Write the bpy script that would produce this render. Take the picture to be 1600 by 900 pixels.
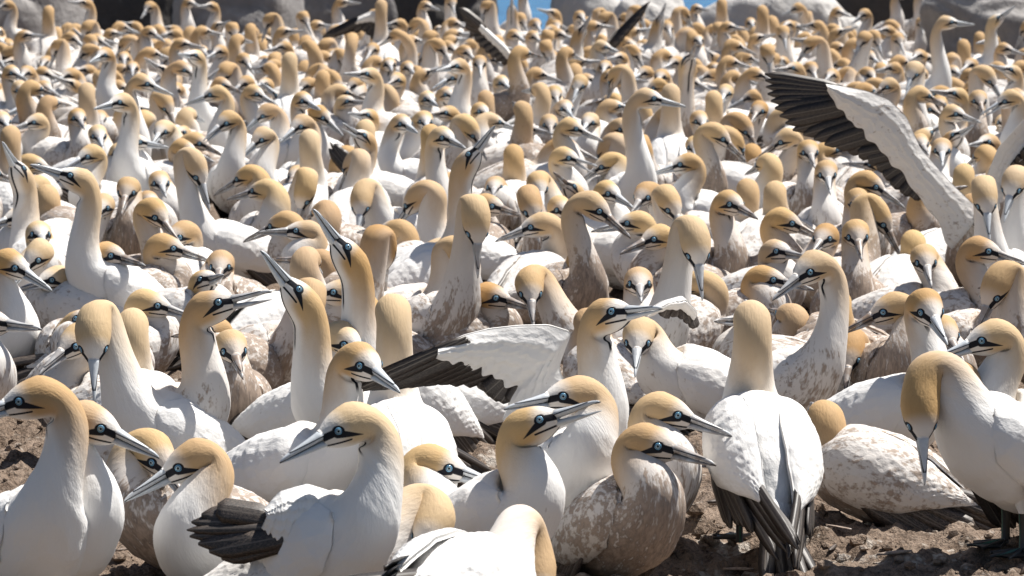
import bpy, math, random
import numpy as np
from mathutils import Matrix, Vector

# ------------------------------------------------------------------ camera, sky, sun, exposure
scene = bpy.context.scene
for o in list(bpy.data.objects):
    bpy.data.objects.remove(o)
F_PX = 5778.0                       # focal length in pixels of the 1600 px wide photograph
PITCH = math.atan(663.0 / F_PX)
CAM_H = 1.309 * math.cos(PITCH)
cam_data = bpy.data.cameras.new('camera')
cam = bpy.data.objects.new('camera', cam_data)
scene.collection.objects.link(cam)
cam.location = (0, 0, CAM_H)
cam.rotation_euler = (math.radians(90) - PITCH, 0, 0)
cam_data.sensor_width = 36.0
cam_data.lens = F_PX / 1600.0 * 36.0
cam_data.clip_end = 3000
cam_data.dof.use_dof = True
cam_data.dof.focus_distance = 7.6
cam_data.dof.aperture_fstop = 15.0
scene.camera = cam

SUN = Vector((0.50, 0.32, 1.05)).normalized()
world = bpy.data.worlds.new('World')
scene.world = world
world.use_nodes = True
nt = world.node_tree
bgn = nt.nodes['Background']
sky = nt.nodes.new('ShaderNodeTexSky')
sky.sky_type = 'NISHITA'
sky.sun_disc = False
sky.sun_elevation = math.asin(SUN.z)
sky.sun_rotation = math.atan2(SUN.x, SUN.y)
nt.links.new(sky.outputs[0], bgn.inputs[0])
bgn.inputs[1].default_value = 0.05
sun_data = bpy.data.lights.new('sun', 'SUN')
sun_data.energy = 5.0
sun_data.angle = math.radians(0.53)
sun_data.color = (1.0, 0.96, 0.90)
sun = bpy.data.objects.new('sun', sun_data)
scene.collection.objects.link(sun)
sun.rotation_euler = SUN.to_track_quat('Z', 'Y').to_euler()
scene.view_settings.view_transform = 'Standard'
scene.view_settings.look = 'None'
scene.view_settings.exposure = 0.60
scene.cycles.max_bounces = 4
scene.cycles.diffuse_bounces = 2
scene.cycles.glossy_bounces = 2
scene.view_settings.gamma = 1.0

rng = np.random.default_rng(7)
random.seed(7)
COL = scene.collection
CP, SP = math.cos(PITCH), math.sin(PITCH)

def depth_of(gy):
    return CAM_H / (SP + (gy - 450.0) / F_PX * CP)

def at(px, py, depth):
    """world point that lies `depth` metres in front of the camera along the ray of a photo pixel"""
    u = (px - 800.0) / F_PX
    v = -(py - 450.0) / F_PX
    return np.array([u * depth, (CP + v * SP) * depth, CAM_H + (-SP + v * CP) * depth])

def unit(v):
    v = np.asarray(v, float)
    return v / (np.linalg.norm(v) + 1e-12)

def smooth(a, b, x):
    t = min(1.0, max(0.0, (x - a) / (b - a)))
    return t * t * (3 - 2 * t)

# ------------------------------------------------------------------ materials
class Nodes:
    """small helper that writes shader graphs as expressions"""
    def __init__(self, name):
        self.mat = bpy.data.materials.new(name)
        self.mat.use_nodes = True
        self.t = self.mat.node_tree
        self.b = self.t.nodes['Principled BSDF']
    def new(self, typ, **kw):
        n = self.t.nodes.new(typ)
        for k, v in kw.items():
            setattr(n, k, v)
        return n
    def put(self, sock, v):
        if isinstance(v, bpy.types.NodeSocket):
            self.t.links.new(v, sock)
        elif isinstance(v, (tuple, list)) and sock.type == 'RGBA':
            sock.default_value = (v[0], v[1], v[2], 1)
        else:
            sock.default_value = v
    def m(self, op, a, b=0.0, c=0.0, clamp=False):
        n = self.new('ShaderNodeMath', operation=op, use_clamp=clamp)
        self.put(n.inputs[0], a); self.put(n.inputs[1], b); self.put(n.inputs[2], c)
        return n.outputs[0]
    def mix(self, f, a, b):
        n = self.new('ShaderNodeMix', data_type='RGBA')
        self.put(n.inputs[0], f); self.put(n.inputs[6], a); self.put(n.inputs[7], b)
        return n.outputs[2]
    def ss(self, x, lo, hi):
        n = self.new('ShaderNodeMapRange', interpolation_type='SMOOTHSTEP')
        self.put(n.inputs[0], x); self.put(n.inputs[1], lo); self.put(n.inputs[2], hi)
        return n.outputs[0]
    def noise(self, vec, scale, detail=3.0, rough=0.55, dist=0.0):
        n = self.new('ShaderNodeTexNoise')
        if vec is not None: self.put(n.inputs['Vector'], vec)
        n.inputs['Scale'].default_value = scale
        n.inputs['Detail'].default_value = detail
        n.inputs['Roughness'].default_value = rough
        n.inputs['Distortion'].default_value = dist
        return n.outputs[0]
    def attr(self, name, typ='GEOMETRY'):
        return self.new('ShaderNodeAttribute', attribute_name=name, attribute_type=typ)
    def sep(self, v):
        n = self.new('ShaderNodeSeparateXYZ'); self.put(n.inputs[0], v); return n.outputs
    def vscale(self, v, s):
        n = self.new('ShaderNodeVectorMath', operation='MULTIPLY'); self.put(n.inputs[0], v); n.inputs[1].default_value = s
        return n.outputs[0]
    def vadd(self, v, w):
        n = self.new('ShaderNodeVectorMath', operation='ADD'); self.put(n.inputs[0], v); self.put(n.inputs[1], w)
        return n.outputs[0]
    def bump(self, h, strength, dist):
        n = self.new('ShaderNodeBump'); self.put(n.inputs['Height'], h)
        n.inputs['Strength'].default_value = strength; n.inputs['Distance'].default_value = dist
        self.put(self.b.inputs['Normal'], n.outputs[0])
    def seg(self, x, z, ax, az, bx, bz):
        """distance to a segment in the x,z plane"""
        dx, dz = bx - ax, bz - az
        L2 = dx * dx + dz * dz
        px, pz = self.m('SUBTRACT', x, ax), self.m('SUBTRACT', z, az)
        t = self.m('DIVIDE', self.m('ADD', self.m('MULTIPLY', px, dx), self.m('MULTIPLY', pz, dz)), L2, clamp=True)
        ex = self.m('SUBTRACT', px, self.m('MULTIPLY', t, dx))
        ez = self.m('SUBTRACT', pz, self.m('MULTIPLY', t, dz))
        d = self.m('SQRT', self.m('ADD', self.m('MULTIPLY', ex, ex), self.m('MULTIPLY', ez, ez)))
        return d, t

WHITE = (0.83, 0.815, 0.79)

def mud(N, base, vec, soil, low=None):
    """dried guano and mud on plumage: brown mottle whose amount is the object's own 'soil'"""
    n1 = N.noise(vec, 24.0, 4.0, 0.68)
    n2 = N.noise(N.vscale(vec, (1.0, 1.0, 0.6)), 105.0, 2.0, 0.7)
    s = N.m('ADD', N.m('MULTIPLY', n1, 0.55), N.m('MULTIPLY', n2, 0.60))
    th = N.m('SUBTRACT', 0.80, N.m('MULTIPLY', soil, 0.35))
    if low is not None:
        th = N.m('SUBTRACT', th, low)
    k = N.ss(N.m('SUBTRACT', s, th), -0.05, 0.09)
    k = N.m('MULTIPLY', k, N.ss(soil, 0.02, 0.14))
    c = N.mix(N.ss(n2, 0.25, 0.75), (0.115, 0.076, 0.053), (0.36, 0.27, 0.205))
    grime = N.mix(N.m('MULTIPLY', soil, 0.62), base, (0.47, 0.38, 0.31))
    return N.mix(N.m('MULTIPLY', k, 0.85), grime, c), n1, n2

def make_body_material():
    N = Nodes('plumage')
    hc = N.attr('hc').outputs['Vector']
    x, y, z = N.sep(hc)
    soil = N.attr('soil', 'OBJECT').outputs['Fac']
    tint = N.attr('tint', 'OBJECT').outputs['Fac']
    rnd = N.new('ShaderNodeObjectInfo').outputs['Random']
    off = N.new('ShaderNodeCombineXYZ')
    N.put(off.inputs[0], N.m('MULTIPLY', rnd, 37.0)); N.put(off.inputs[1], N.m('MULTIPLY', rnd, 91.0))
    tc = N.new('ShaderNodeTexCoord').outputs['Object']
    vec = N.vadd(tc, off.outputs[0])
    # belly and breast pick up most of the mud
    low = N.m('MULTIPLY', N.ss(x, 0.28, 0.44), N.ss(z, 0.07, -0.06))
    low = N.m('SUBTRACT', N.m('MULTIPLY', low, 0.16), 0.05)
    neckclean = N.m('MULTIPLY', N.ss(x, 0.345, 0.245), -0.20)
    white, n1, n2 = mud(N, WHITE, N.vadd(N.vscale(hc, (0.62, 1.25, 1.25)), off.outputs[0]), soil, N.m('ADD', low, neckclean))
    # golden hood running down the nape
    wob = N.m('MULTIPLY', N.m('SUBTRACT', n1, 0.5), 0.06)
    dors = N.m('MULTIPLY', z, 1.1)
    xs = N.m('SUBTRACT', N.m('ADD', x, wob), dors)
    gold = N.m('POWER', N.ss(xs, 0.36, 0.15), 0.85)
    throat = N.m('MULTIPLY', N.ss(z, -0.006, -0.024), N.ss(N.m('ABSOLUTE', y), 0.030, 0.012))
    gold = N.m('MULTIPLY', gold, N.m('SUBTRACT', 1.0, N.m('MULTIPLY', throat, 0.80)))
    face = N.m('MULTIPLY', N.ss(x, 0.134, 0.094), 0.85)
    gold = N.m('MULTIPLY', gold, N.m('SUBTRACT', 1.0, face))
    g1 = N.mix(tint, (0.60, 0.415, 0.20), (0.44, 0.255, 0.10))
    g1 = N.mix(N.m('MULTIPLY', N.ss(n2, 0.52, 0.78), N.m('ADD', 0.04, N.m('MULTIPLY', soil, 0.42))), g1, (0.30, 0.17, 0.085))
    gold = N.m('MULTIPLY', gold, N.m('ADD', 0.80, N.m('MULTIPLY', N.m('FRACT', N.m('MULTIPLY', rnd, 17.3)), 0.20)))
    col = N.mix(gold, white, g1)
    # black skin: lores, ring round the eye, point behind it, gape line, long stripe down the throat
    eye_d, _ = N.seg(x, z, 0.108, 0.006, 0.1081, 0.006)
    ring = N.ss(eye_d, 0.0100, 0.0088)
    dA, tA = N.seg(x, z, 0.082, 0.0015, 0.108, 0.006)
    lore = N.ss(dA, 0.0068, 0.0054)
    dB, tB = N.seg(x, z, 0.106, 0.002, 0.146, -0.0155)
    wB = N.m('MULTIPLY', N.m('SUBTRACT', 1.03, tB), 0.0072)
    back = N.ss(N.m('SUBTRACT', dB, wB), 0.0010, -0.0006)
    dC, tC = N.seg(x, z, 0.084, -0.0135, 0.124, -0.0155)
    gape = N.ss(dC, 0.0024, 0.0012)
    side = N.ss(N.m('ABSOLUTE', y), 0.006, 0.0095)
    mask = N.m('MULTIPLY', N.m('MAXIMUM', N.m('MAXIMUM', ring, lore), N.m('MAXIMUM', back, gape)), side)
    gul = N.m('MULTIPLY', N.ss(N.m('ABSOLUTE', y), 0.0044, 0.0028), N.ss(z, 0.0, -0.010))
    gul = N.m('MULTIPLY', gul, N.m('MULTIPLY', N.ss(x, 0.255, 0.23), N.ss(x, 0.084, 0.090)))
    mask = N.m('MAXIMUM', mask, gul)
    col = N.mix(mask, col, (0.012, 0.013, 0.018))
    N.put(N.b.inputs['Base Color'], col)
    N.b.inputs['Roughness'].default_value = 0.75
    N.b.inputs['Specular IOR Level'].default_value = 0.2
    fine = N.noise(N.vscale(hc, (1.0, 2.6, 2.6)), 95.0, 2.0, 0.6)
    lump = n1
    vo = N.new('ShaderNodeTexVoronoi', feature='F1')
    N.put(vo.inputs['Vector'], N.vscale(hc, (0.62, 1.0, 1.0)))
    vo.inputs['Scale'].default_value = 64.0
    scal = N.m('MULTIPLY', vo.outputs['Distance'], N.ss(x, 0.22, 0.40))
    N.bump(N.m('ADD', N.m('ADD', N.m('MULTIPLY', fine, 0.6), N.m('MULTIPLY', lump, 0.9)), N.m('MULTIPLY', scal, 0.8)), 0.26, 0.007)
    return N.mat

def make_wing_material():
    N = Nodes('wing_coverts')
    tc = N.new('ShaderNodeTexCoord').outputs['Object']
    soil = N.attr('soil', 'OBJECT').outputs['Fac']
    rnd = N.new('ShaderNodeObjectInfo').outputs['Random']
    off = N.new('ShaderNodeCombineXYZ')
    N.put(off.inputs[0], N.m('MULTIPLY', rnd, 53.0)); N.put(off.inputs[2], N.m('MULTIPLY', rnd, 17.0))
    vec = N.vadd(tc, off.outputs[0])
    col, n1, n2 = mud(N, WHITE, N.vscale(vec, (0.6, 1.2, 1.2)), soil)
    N.put(N.b.inputs['Base Color'], col)
    N.b.inputs['Roughness'].default_value = 0.7
    N.b.inputs['Specular IOR Level'].default_value = 0.2
    v = N.new('ShaderNodeTexVoronoi', feature='F1')
    N.put(v.inputs['Vector'], N.vscale(vec, (0.45, 1.0, 1.0)))
    v.inputs['Scale'].default_value = 52.0
    N.bump(N.m('ADD', v.outputs['Distance'], N.m('MULTIPLY', n2, 0.6)), 0.42, 0.006)
    return N.mat

def make_feather_material():
    N = Nodes('black_feather')
    tc = N.new('ShaderNodeTexCoord').outputs['Object']
    x, y, z = N.sep(tc)
    soil = N.attr('soil', 'OBJECT').outputs['Fac']
    n = N.noise(N.vscale(tc, (12.0, 260.0, 60.0)), 1.0, 3.0)
    w = N.noise(None, 26.0, 3.0)
    c = N.mix(n, (0.012, 0.010, 0.010), (0.040, 0.033, 0.029))
    c = N.mix(N.m('MULTIPLY', N.m('ADD', 0.25, N.m('MULTIPLY', soil, 0.9)), N.ss(w, 0.40, 0.68)), c, (0.17, 0.13, 0.105))
    shaft = N.ss(N.m('ABSOLUTE', y), 0.0016, 0.0008)
    c = N.mix(N.m('MULTIPLY', shaft, 0.45), c, (0.22, 0.19, 0.16))
    N.put(N.b.inputs['Base Color'], c)
    N.b.inputs['Roughness'].default_value = 0.48
    N.bump(n, 0.4, 0.002)
    return N.mat

def make_bill_material():
    N = Nodes('bill_horn')
    x, y, z = N.sep(N.new('ShaderNodeTexCoord').outputs['Object'])
    soil = N.attr('soil', 'OBJECT').outputs['Fac']
    tc = N.new('ShaderNodeTexCoord').outputs['Object']
    n = N.noise(tc, 120.0, 3.0)
    c = N.mix(n, (0.47, 0.51, 0.55), (0.64, 0.67, 0.69))
    c = N.mix(N.m('MULTIPLY', soil, N.ss(N.noise(tc, 45.0, 3.0), 0.30, 0.60)), c, (0.24, 0.175, 0.13))
    # dark groove along the ridge and along the gape, dark tip streaks
    d1, t1 = N.seg(x, z, 0.094, 0.0058, 0.022, 0.0022)
    c = N.mix(N.ss(d1, 0.0014, 0.0006), c, (0.02, 0.022, 0.03))
    d2, t2 = N.seg(x, z, 0.094, -0.0030, 0.0, -0.0058)
    c = N.mix(N.ss(d2, 0.0014, 0.0006), c, (0.015, 0.016, 0.02))
    N.put(N.b.inputs['Base Color'], c)
    N.b.inputs['Roughness'].default_value = 0.42
    N.bump(n, 0.15, 0.002)
    return N.mat

def make_eye_material():
    N = Nodes('pale_blue_eye')
    x, y, z = N.sep(N.new('ShaderNodeTexCoord').outputs['Object'])
    r = N.m('SQRT', N.m('ADD', N.m('MULTIPLY', x, x), N.m('MULTIPLY', z, z)))
    c = N.mix(N.ss(r, 0.0019, 0.0024), (0.01, 0.01, 0.012), (0.27, 0.40, 0.47))
    c = N.mix(N.ss(r, 0.0038, 0.0042), c, (0.03, 0.04, 0.06))
    c = N.mix(N.ss(r, 0.0046, 0.0049), c, (0.12, 0.30, 0.46))
    c = N.mix(N.ss(r, 0.0060, 0.0064), c, (0.012, 0.013, 0.018))
    N.put(N.b.inputs['Base Color'], c)
    N.b.inputs['Roughness'].default_value = 0.12
    return N.mat

def make_leg_material():
    N = Nodes('leg_scales')
    tc = N.new('ShaderNodeTexCoord').outputs['Object']
    x, y, z = N.sep(tc)
    n = N.noise(tc, 90.0)
    c = N.mix(n, (0.012, 0.013, 0.014), (0.05, 0.05, 0.048))
    c = N.mix(N.ss(N.m('ABSOLUTE', y), 0.0018, 0.0010), c, (0.03, 0.115, 0.085))
    N.put(N.b.inputs['Base Color'], c)
    N.b.inputs['Roughness'].default_value = 0.5
    return N.mat

def make_ground_material():
    N = Nodes('guano_soil')
    tc = N.new('ShaderNodeTexCoord').outputs['Object']
    b = N.noise(tc, 24.0, 5.0, 0.7)
    d = N.noise(tc, 150.0, 3.0, 0.7)
    c = N.mix(N.ss(b, 0.32, 0.68), (0.070, 0.050, 0.037), (0.285, 0.222, 0.175))
    c = N.mix(N.m('MULTIPLY', N.ss(d, 0.40, 0.7), 0.55), c, (0.37, 0.27, 0.20))
    c = N.mix(N.m('MULTIPLY', N.ss(N.noise(tc, 9.0, 4.0, 0.75), 0.56, 0.66), 0.8), c, (0.55, 0.50, 0.44))
    N.put(N.b.inputs['Base Color'], c)
    N.b.inputs['Roughness'].default_value = 0.95
    N.b.inputs['Specular IOR Level'].default_value = 0.1
    N.bump(N.m('ADD', N.m('MULTIPLY', b, 1.0), N.m('MULTIPLY', d, 0.45)), 0.9, 0.02)
    return N.mat

def make_rock_material(name, dark, light, guano):
    N = Nodes(name)
    tc = N.new('ShaderNodeTexCoord').outputs['Object']
    a = N.noise(tc, 2.2, 6.0, 0.65)
    b = N.noise(tc, 14.0, 5.0, 0.7)
    c = N.mix(N.m('ADD', N.m('MULTIPLY', a, 0.6), N.m('MULTIPLY', b, 0.4)), dark, light)
    nz = N.sep(N.new('ShaderNodeNewGeometry').outputs['Normal'])[2]
    g = N.m('MULTIPLY', N.ss(N.m('ADD', N.m('MULTIPLY', a, 0.9), N.m('MULTIPLY', nz, 0.35)), 0.50, 0.85), guano)
    c = N.mix(g, c, (0.62, 0.59, 0.56))
    N.put(N.b.inputs['Base Color'], c)
    N.b.inputs['Roughness'].default_value = 0.9
    N.bump(N.m('ADD', a, N.m('MULTIPLY', b, 0.5)), 0.7, 0.06)
    return N.mat

def make_sea_material():
    N = Nodes('sea_water')
    tc = N.new('ShaderNodeTexCoord').outputs['Object']
    w = N.noise(N.vscale(tc, (0.5, 1.6, 1.0)), 1.4, 4.0, 0.6)
    N.put(N.b.inputs['Base Color'], N.mix(N.ss(w, 0.42, 0.62), (0.02, 0.115, 0.26), (0.05, 0.20, 0.38)))
    N.b.inputs['Roughness'].default_value = 0.25
    N.bump(w, 0.6, 0.3)
    return N.mat

M_BODY, M_WING, M_BLACK = make_body_material(), make_wing_material(), make_feather_material()
M_BILL, M_EYE, M_LEG = make_bill_material(), make_eye_material(), make_leg_material()
M_GROUND, M_SEA = make_ground_material(), make_sea_material()
M_ROCK = make_rock_material('grey_rock', (0.13, 0.12, 0.115), (0.34, 0.32, 0.31), 0.55)
M_ROCK_DARK_SHADE = make_rock_material('dark_and_shaded_rock', (0.025, 0.022, 0.02), (0.09, 0.08, 0.075), 0.12)  # black rock; the same tone paints shade in the gaps between rocks
M_ROCK_WHITE = make_rock_material('guano_rock', (0.40, 0.38, 0.36), (0.62, 0.60, 0.57), 0.9)

# ------------------------------------------------------------------ mesh helpers
def vnoise(x, y, seed=0):
    xi, yi = np.floor(x).astype(np.int64), np.floor(y).astype(np.int64)
    fx, fy = x - xi, y - yi
    fx, fy = fx * fx * (3 - 2 * fx), fy * fy * (3 - 2 * fy)
    def h(a, b):
        n = (a * 374761393 + b * 668265263 + seed * 974634287) & 0xffffffff
        n = ((n ^ (n >> 13)) * 1274126177) & 0xffffffff
        return ((n ^ (n >> 16)) & 0xffff) / 65535.0
    return (h(xi, yi) * (1 - fx) + h(xi + 1, yi) * fx) * (1 - fy) + (h(xi, yi + 1) * (1 - fx) + h(xi + 1, yi + 1) * fx) * fy


def mesh_from(name, V, Fq, mats, smooth_shade=True, mat_idx=None, hc=None):
    me = bpy.data.meshes.new(name)
    V = np.asarray(V, np.float32)
    quads = [f for f in Fq]
    me.from_pydata(V.tolist(), [], quads)
    for m in (mats if isinstance(mats, (list, tuple)) else [mats]):
        me.materials.append(m)
    if smooth_shade:
        me.polygons.foreach_set('use_smooth', np.ones(len(me.polygons), bool))
    if mat_idx is not None:
        me.polygons.foreach_set('material_index', np.asarray(mat_idx, np.int32))
    if hc is not None:
        at_ = me.attributes.new('hc', 'FLOAT_VECTOR', 'POINT')
        at_.data.foreach_set('vector', np.asarray(hc, np.float32).ravel())
    me.update()
    return me

def grid_faces(nr, nc, closed=True, base=0):
    i = np.arange(nr - 1)[:, None]
    j = np.arange(nc if closed else nc - 1)[None, :]
    a = base + i * nc + j
    b = base + i * nc + (j + 1) % nc
    c = base + (i + 1) * nc + (j + 1) % nc
    d = base + (i + 1) * nc + j
    return np.stack([a, d, c, b], -1).reshape(-1, 4).tolist()

def tube(centers, up, right, rt, rb, rw, nc):
    """rings with separate top, bottom and side radii; returns verts and local offsets (y,z)"""
    th = np.linspace(0, 2 * np.pi, nc, endpoint=False)
    cz, cy = np.cos(th), np.sin(th)
    zz = np.where(cz[None, :] > 0, cz[None, :] * rt[:, None], cz[None, :] * rb[:, None])
    yy = cy[None, :] * rw[:, None]
    V = centers[:, None, :] + zz[..., None] * up[:, None, :] + yy[..., None] * right[:, None, :]
    return V, yy, zz

def loft(stations, nc, cap=True):
    """stations rows: x, top, bottom, halfwidth along +x, returns V,F"""
    S = np.array(stations, float)
    n = len(S)
    C = np.zeros((n, 3)); C[:, 0] = S[:, 0]
    mid = (S[:, 1] + S[:, 2]) / 2
    C[:, 2] = mid
    up = np.tile([0, 0, 1.0], (n, 1)); rt = np.tile([0, 1.0, 0], (n, 1))
    V, _, _ = tube(C, up, rt, S[:, 1] - mid, mid - S[:, 2], S[:, 3], nc)
    V = V.reshape(-1, 3)
    F = grid_faces(n, nc)
    if cap:
        F.append(list(range(nc)))
        F.append(list(range((n - 1) * nc, n * nc))[::-1])
    return V, F

def new_obj(name, me, parent=None, M=None, soil=None, tint=None):
    o = bpy.data.objects.new(name, me)
    COL.objects.link(o)
    if parent is not None:
        o.parent = parent
    if M is not None:
        o.matrix_basis = M
    if soil is not None:
        o['soil'] = float(soil)
    if tint is not None:
        o['tint'] = float(tint)
    return o

# ------------------------------------------------------------------ shared part meshes (metres, bird frames)
# head frame: x runs back from the bill tip, z towards the crown
def bill_upper(nc=10):
    g = lambda x: -0.0058 + 0.0028 * x / 0.094
    st = []
    for x, top, hw in ((0.0, -0.0050, 0.0007), (0.004, -0.0018, 0.0020), (0.012, 0.0012, 0.0032), (0.026, 0.0038, 0.0048),
                       (0.044, 0.0064, 0.0068), (0.062, 0.0092, 0.0088), (0.078, 0.0122, 0.0108), (0.094, 0.0152, 0.0126)):
        st.append((x, top, g(x) - (0.0020 if x < 0.006 else 0.0), hw))
    return st
def bill_lower():
    g = lambda x: -0.0064 + 0.0028 * x / 0.094
    st = []
    for x, bot, hw in ((0.003, -0.0078, 0.0010), (0.014, -0.0095, 0.0028), (0.030, -0.0115, 0.0045), (0.048, -0.0135, 0.0064),
                       (0.066, -0.0150, 0.0084), (0.080, -0.0160, 0.0102), (0.094, -0.0165, 0.0118)):
        st.append((x, g(x), bot, hw))
    return st
V, F = loft(bill_upper(), 10); ME_UPPER = mesh_from('upper_mandible', V, F, M_BILL)
V, F = loft(bill_lower(), 10); ME_LOWER = mesh_from('lower_mandible', V, F, M_BILL)

def eye_mesh(n=10, m=16):
    V, F = [], []
    for i in range(n):
        a = (i / (n - 1)) * math.pi / 2
        r, h = 0.0070 * math.sin(a), 0.0042 * math.cos(a)
        for j in range(m):
            t = 2 * math.pi * j / m
            V.append((r * math.cos(t), h, r * math.sin(t)))
    F = grid_faces(n, m)
    return V, F
V, F = eye_mesh(); ME_EYE = mesh_from('eye', V, F, M_EYE)

# torso frame: x forward, y left, z towards the back; origin at the neck base, tail root at x = -0.30
TS = np.array([0, .12, .3, .5, .7, .85, 1.0])
T_HH = np.array([.070, .086, .093, .087, .068, .046, .022])
T_HW = np.array([.067, .083, .092, .090, .072, .049, .026])
TLEN = 0.30

def wing_mesh(sgn, nu=74, nv=40):
    q = np.linspace(0, 1, nu)
    xs = -0.002 - 0.335 * q
    up = np.radians(np.interp(q, [0, .06, .18, .4, .7, 1], [30, 52, 70, 76, 74, 62]))
    lo = np.radians(np.interp(q, [0, .06, .18, .4, .62, .82, 1], [14, -14, -32, -30, -14, 14, 52]))
    hw = np.interp(q, [0, .15, .35, .6, .8, 1], [.072, .096, .103, .096, .076, .050])
    hh = np.interp(q, [0, .15, .35, .6, .8, 1], [.070, .092, .098, .090, .070, .050])
    th = np.interp(q, [0, .1, .5, .85, 1], [.004, .013, .014, .010, .003])
    v = np.linspace(0, 1, nv)
    V = []
    for layer in (0, 1):
        for i in range(nu):
            ph = lo[i] + (up[i] - lo[i]) * v
            prof = np.sin(np.pi * v) ** 0.55
            off = (th[i] * prof - 0.004) if layer == 0 else (-0.012 * np.ones(nv))
            # slight steps where rows of coverts overlap
            if layer == 0:
                lam = 0.088
                def rows(shift):
                    fx = (v * 8 + shift) % 1.0 - 0.5
                    return q[i] / lam + v * 0.9 + shift + 1.1 * fx * fx
                qq = rows(0.0); odd = np.floor(qq) % 2
                off = off + 0.0026 * (qq % 1.0) ** 1.4 * prof * smooth(.10, .34, q[i])
                qq = rows(0.5)
                off = off + 0.0014 * (qq % 1.0) ** 2 * prof * smooth(.22, .5, q[i])
            y = (hw[i] + off) * np.cos(ph)
            z = (hh[i] + off) * np.sin(ph)
            for k in range(nv):
                V.append((xs[i], sgn * y[k], z[k]))
    n = nu * nv
    F = grid_faces(nu, nv, closed=False)
    F2 = grid_faces(nu, nv, closed=False, base=n)
    F += [f[::-1] for f in F2]
    for i in range(nu - 1):
        for e in (0, nv - 1):
            a, b = i * nv + e, (i + 1) * nv + e
            F.append([a, b, b + n, a + n] if e == 0 else [a, a + n, b + n, b])
    for k in range(nv - 1):
        for e in (0, nu - 1):
            a = e * nv + k
            F.append([a, a + n, a + 1 + n, a + 1])
    if sgn < 0:
        F = [f[::-1] for f in F]
    return V, F
ME_WING = {}
for lod in (0, 1, 2):
    for s in (1, -1):
        V, F = wing_mesh(s, *((74, 40), (36, 20), (14, 7))[lod])
        ME_WING[s, lod] = mesh_from('wing', V, F, M_WING)

def blade(L, W, tip=0.75, camber=0.004, n=9, endk=0.86):
    """one flight feather: x along the shaft, y across, with thickness, camber and a blunt tip"""
    V, F = [], []
    for i in range(n):
        t = i / (n - 1)
        w = W * (0.45 + 0.55 * min(1, t * 4)) * (1 - (max(0, t - tip) / (1 - tip)) ** 2.2 * endk)
        x = L * t
        zc = -0.05 * L * t * t
        for (yy, zz) in ((-1, -camber), (-0.3, 0.0006), (0.0, 0.0016), (0.55, 0.0004), (1, -camber), (0.0, -0.0012)):
            V.append((x, yy * w * 0.5, zc + zz))
    F = grid_faces(n, 6)
    F.append([0, 1, 2, 3, 4, 5]); F.append([6 * n - 6 + k for k in range(6)][::-1])
    return V, F
V, F = blade(0.26, 0.026); ME_PRIMARY = mesh_from('primary_feather', V, F, M_BLACK)
V, F = blade(0.15, 0.034, 0.8); ME_SECONDARY = mesh_from('secondary_feather', V, F, M_BLACK)
V, F = blade(0.175, 0.030, 0.55); ME_TAILF = mesh_from('tail_feather', V, F, M_BLACK)

def basis(o, x, z):
    x = unit(x); z = np.asarray(z, float); y = unit(np.cross(z, x)); z = np.cross(x, y)
    return Matrix(((x[0], y[0], z[0], o[0]), (x[1], y[1], z[1], o[1]), (x[2], y[2], z[2], o[2]), (0, 0, 0, 1)))

def flight_layout(sgn):
    """local frames of the flight feathers of one folded wing (torso frame)"""
    out = []
    for k in range(5):       # primaries, stacked, crossing over the rump
        o = (-0.185 - 0.010 * k, sgn * (0.080 - 0.006 * k), 0.012 + 0.009 * k)
        d = (-1.0, -sgn * (0.20 + 0.012 * k), -0.05 - 0.035 * (4 - k) + 0.10)
        out.append((ME_PRIMARY, basis(o, d, (0, sgn * 0.75, 0.55))))
    for k in range(6):       # secondaries below the white coverts
        t = k / 5
        o = (-0.125 - 0.085 * t, sgn * (0.097 - 0.018 * t), -0.030 + 0.038 * t)
        d = (-1.0, -sgn * (0.05 + 0.10 * t), -0.20 + 0.12 * t)
        out.append((ME_SECONDARY, basis(o, d, (0, sgn * 0.95, 0.25))))
    return out
FLIGHT = {s: flight_layout(s) for s in (1, -1)}

def joined(items, name, mat):
    V, F, b = [], [], 0
    for me, M in items:
        n = len(me.vertices)
        co = np.empty(n * 3, np.float32); me.vertices.foreach_get('co', co)
        co = co.reshape(-1, 3)
        R = np.array(M)
        V.append(co @ R[:3, :3].T + R[:3, 3])
        F += [[b + i for i in p.vertices] for p in me.polygons]
        b += n
    return mesh_from(name, np.concatenate(V), F, mat)
ME_FLIGHT = {s: joined(FLIGHT[s], 'flight_feathers', M_BLACK) for s in (1, -1)}

V, F = loft(((-0.05, 0.016, -0.014, 0.020), (-0.02, 0.024, -0.024, 0.030), (0.03, 0.034, -0.034, 0.042)), 12)
ME_RUMP = mesh_from('tail_coverts', V, F, M_WING)
TAIL = []
for k in range(6):
    a = math.radians(-15 + 6 * k)
    TAIL.append((ME_TAILF, basis((-0.02, 0.006 * (k - 2.5), 0.004 * (1 - abs(k - 2.5))), (-math.cos(a), math.sin(a), -0.10), (0, 0.12 * (k - 2.5), 1))))
ME_TAILJ = joined(TAIL, 'tail_feathers', M_BLACK)

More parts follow.
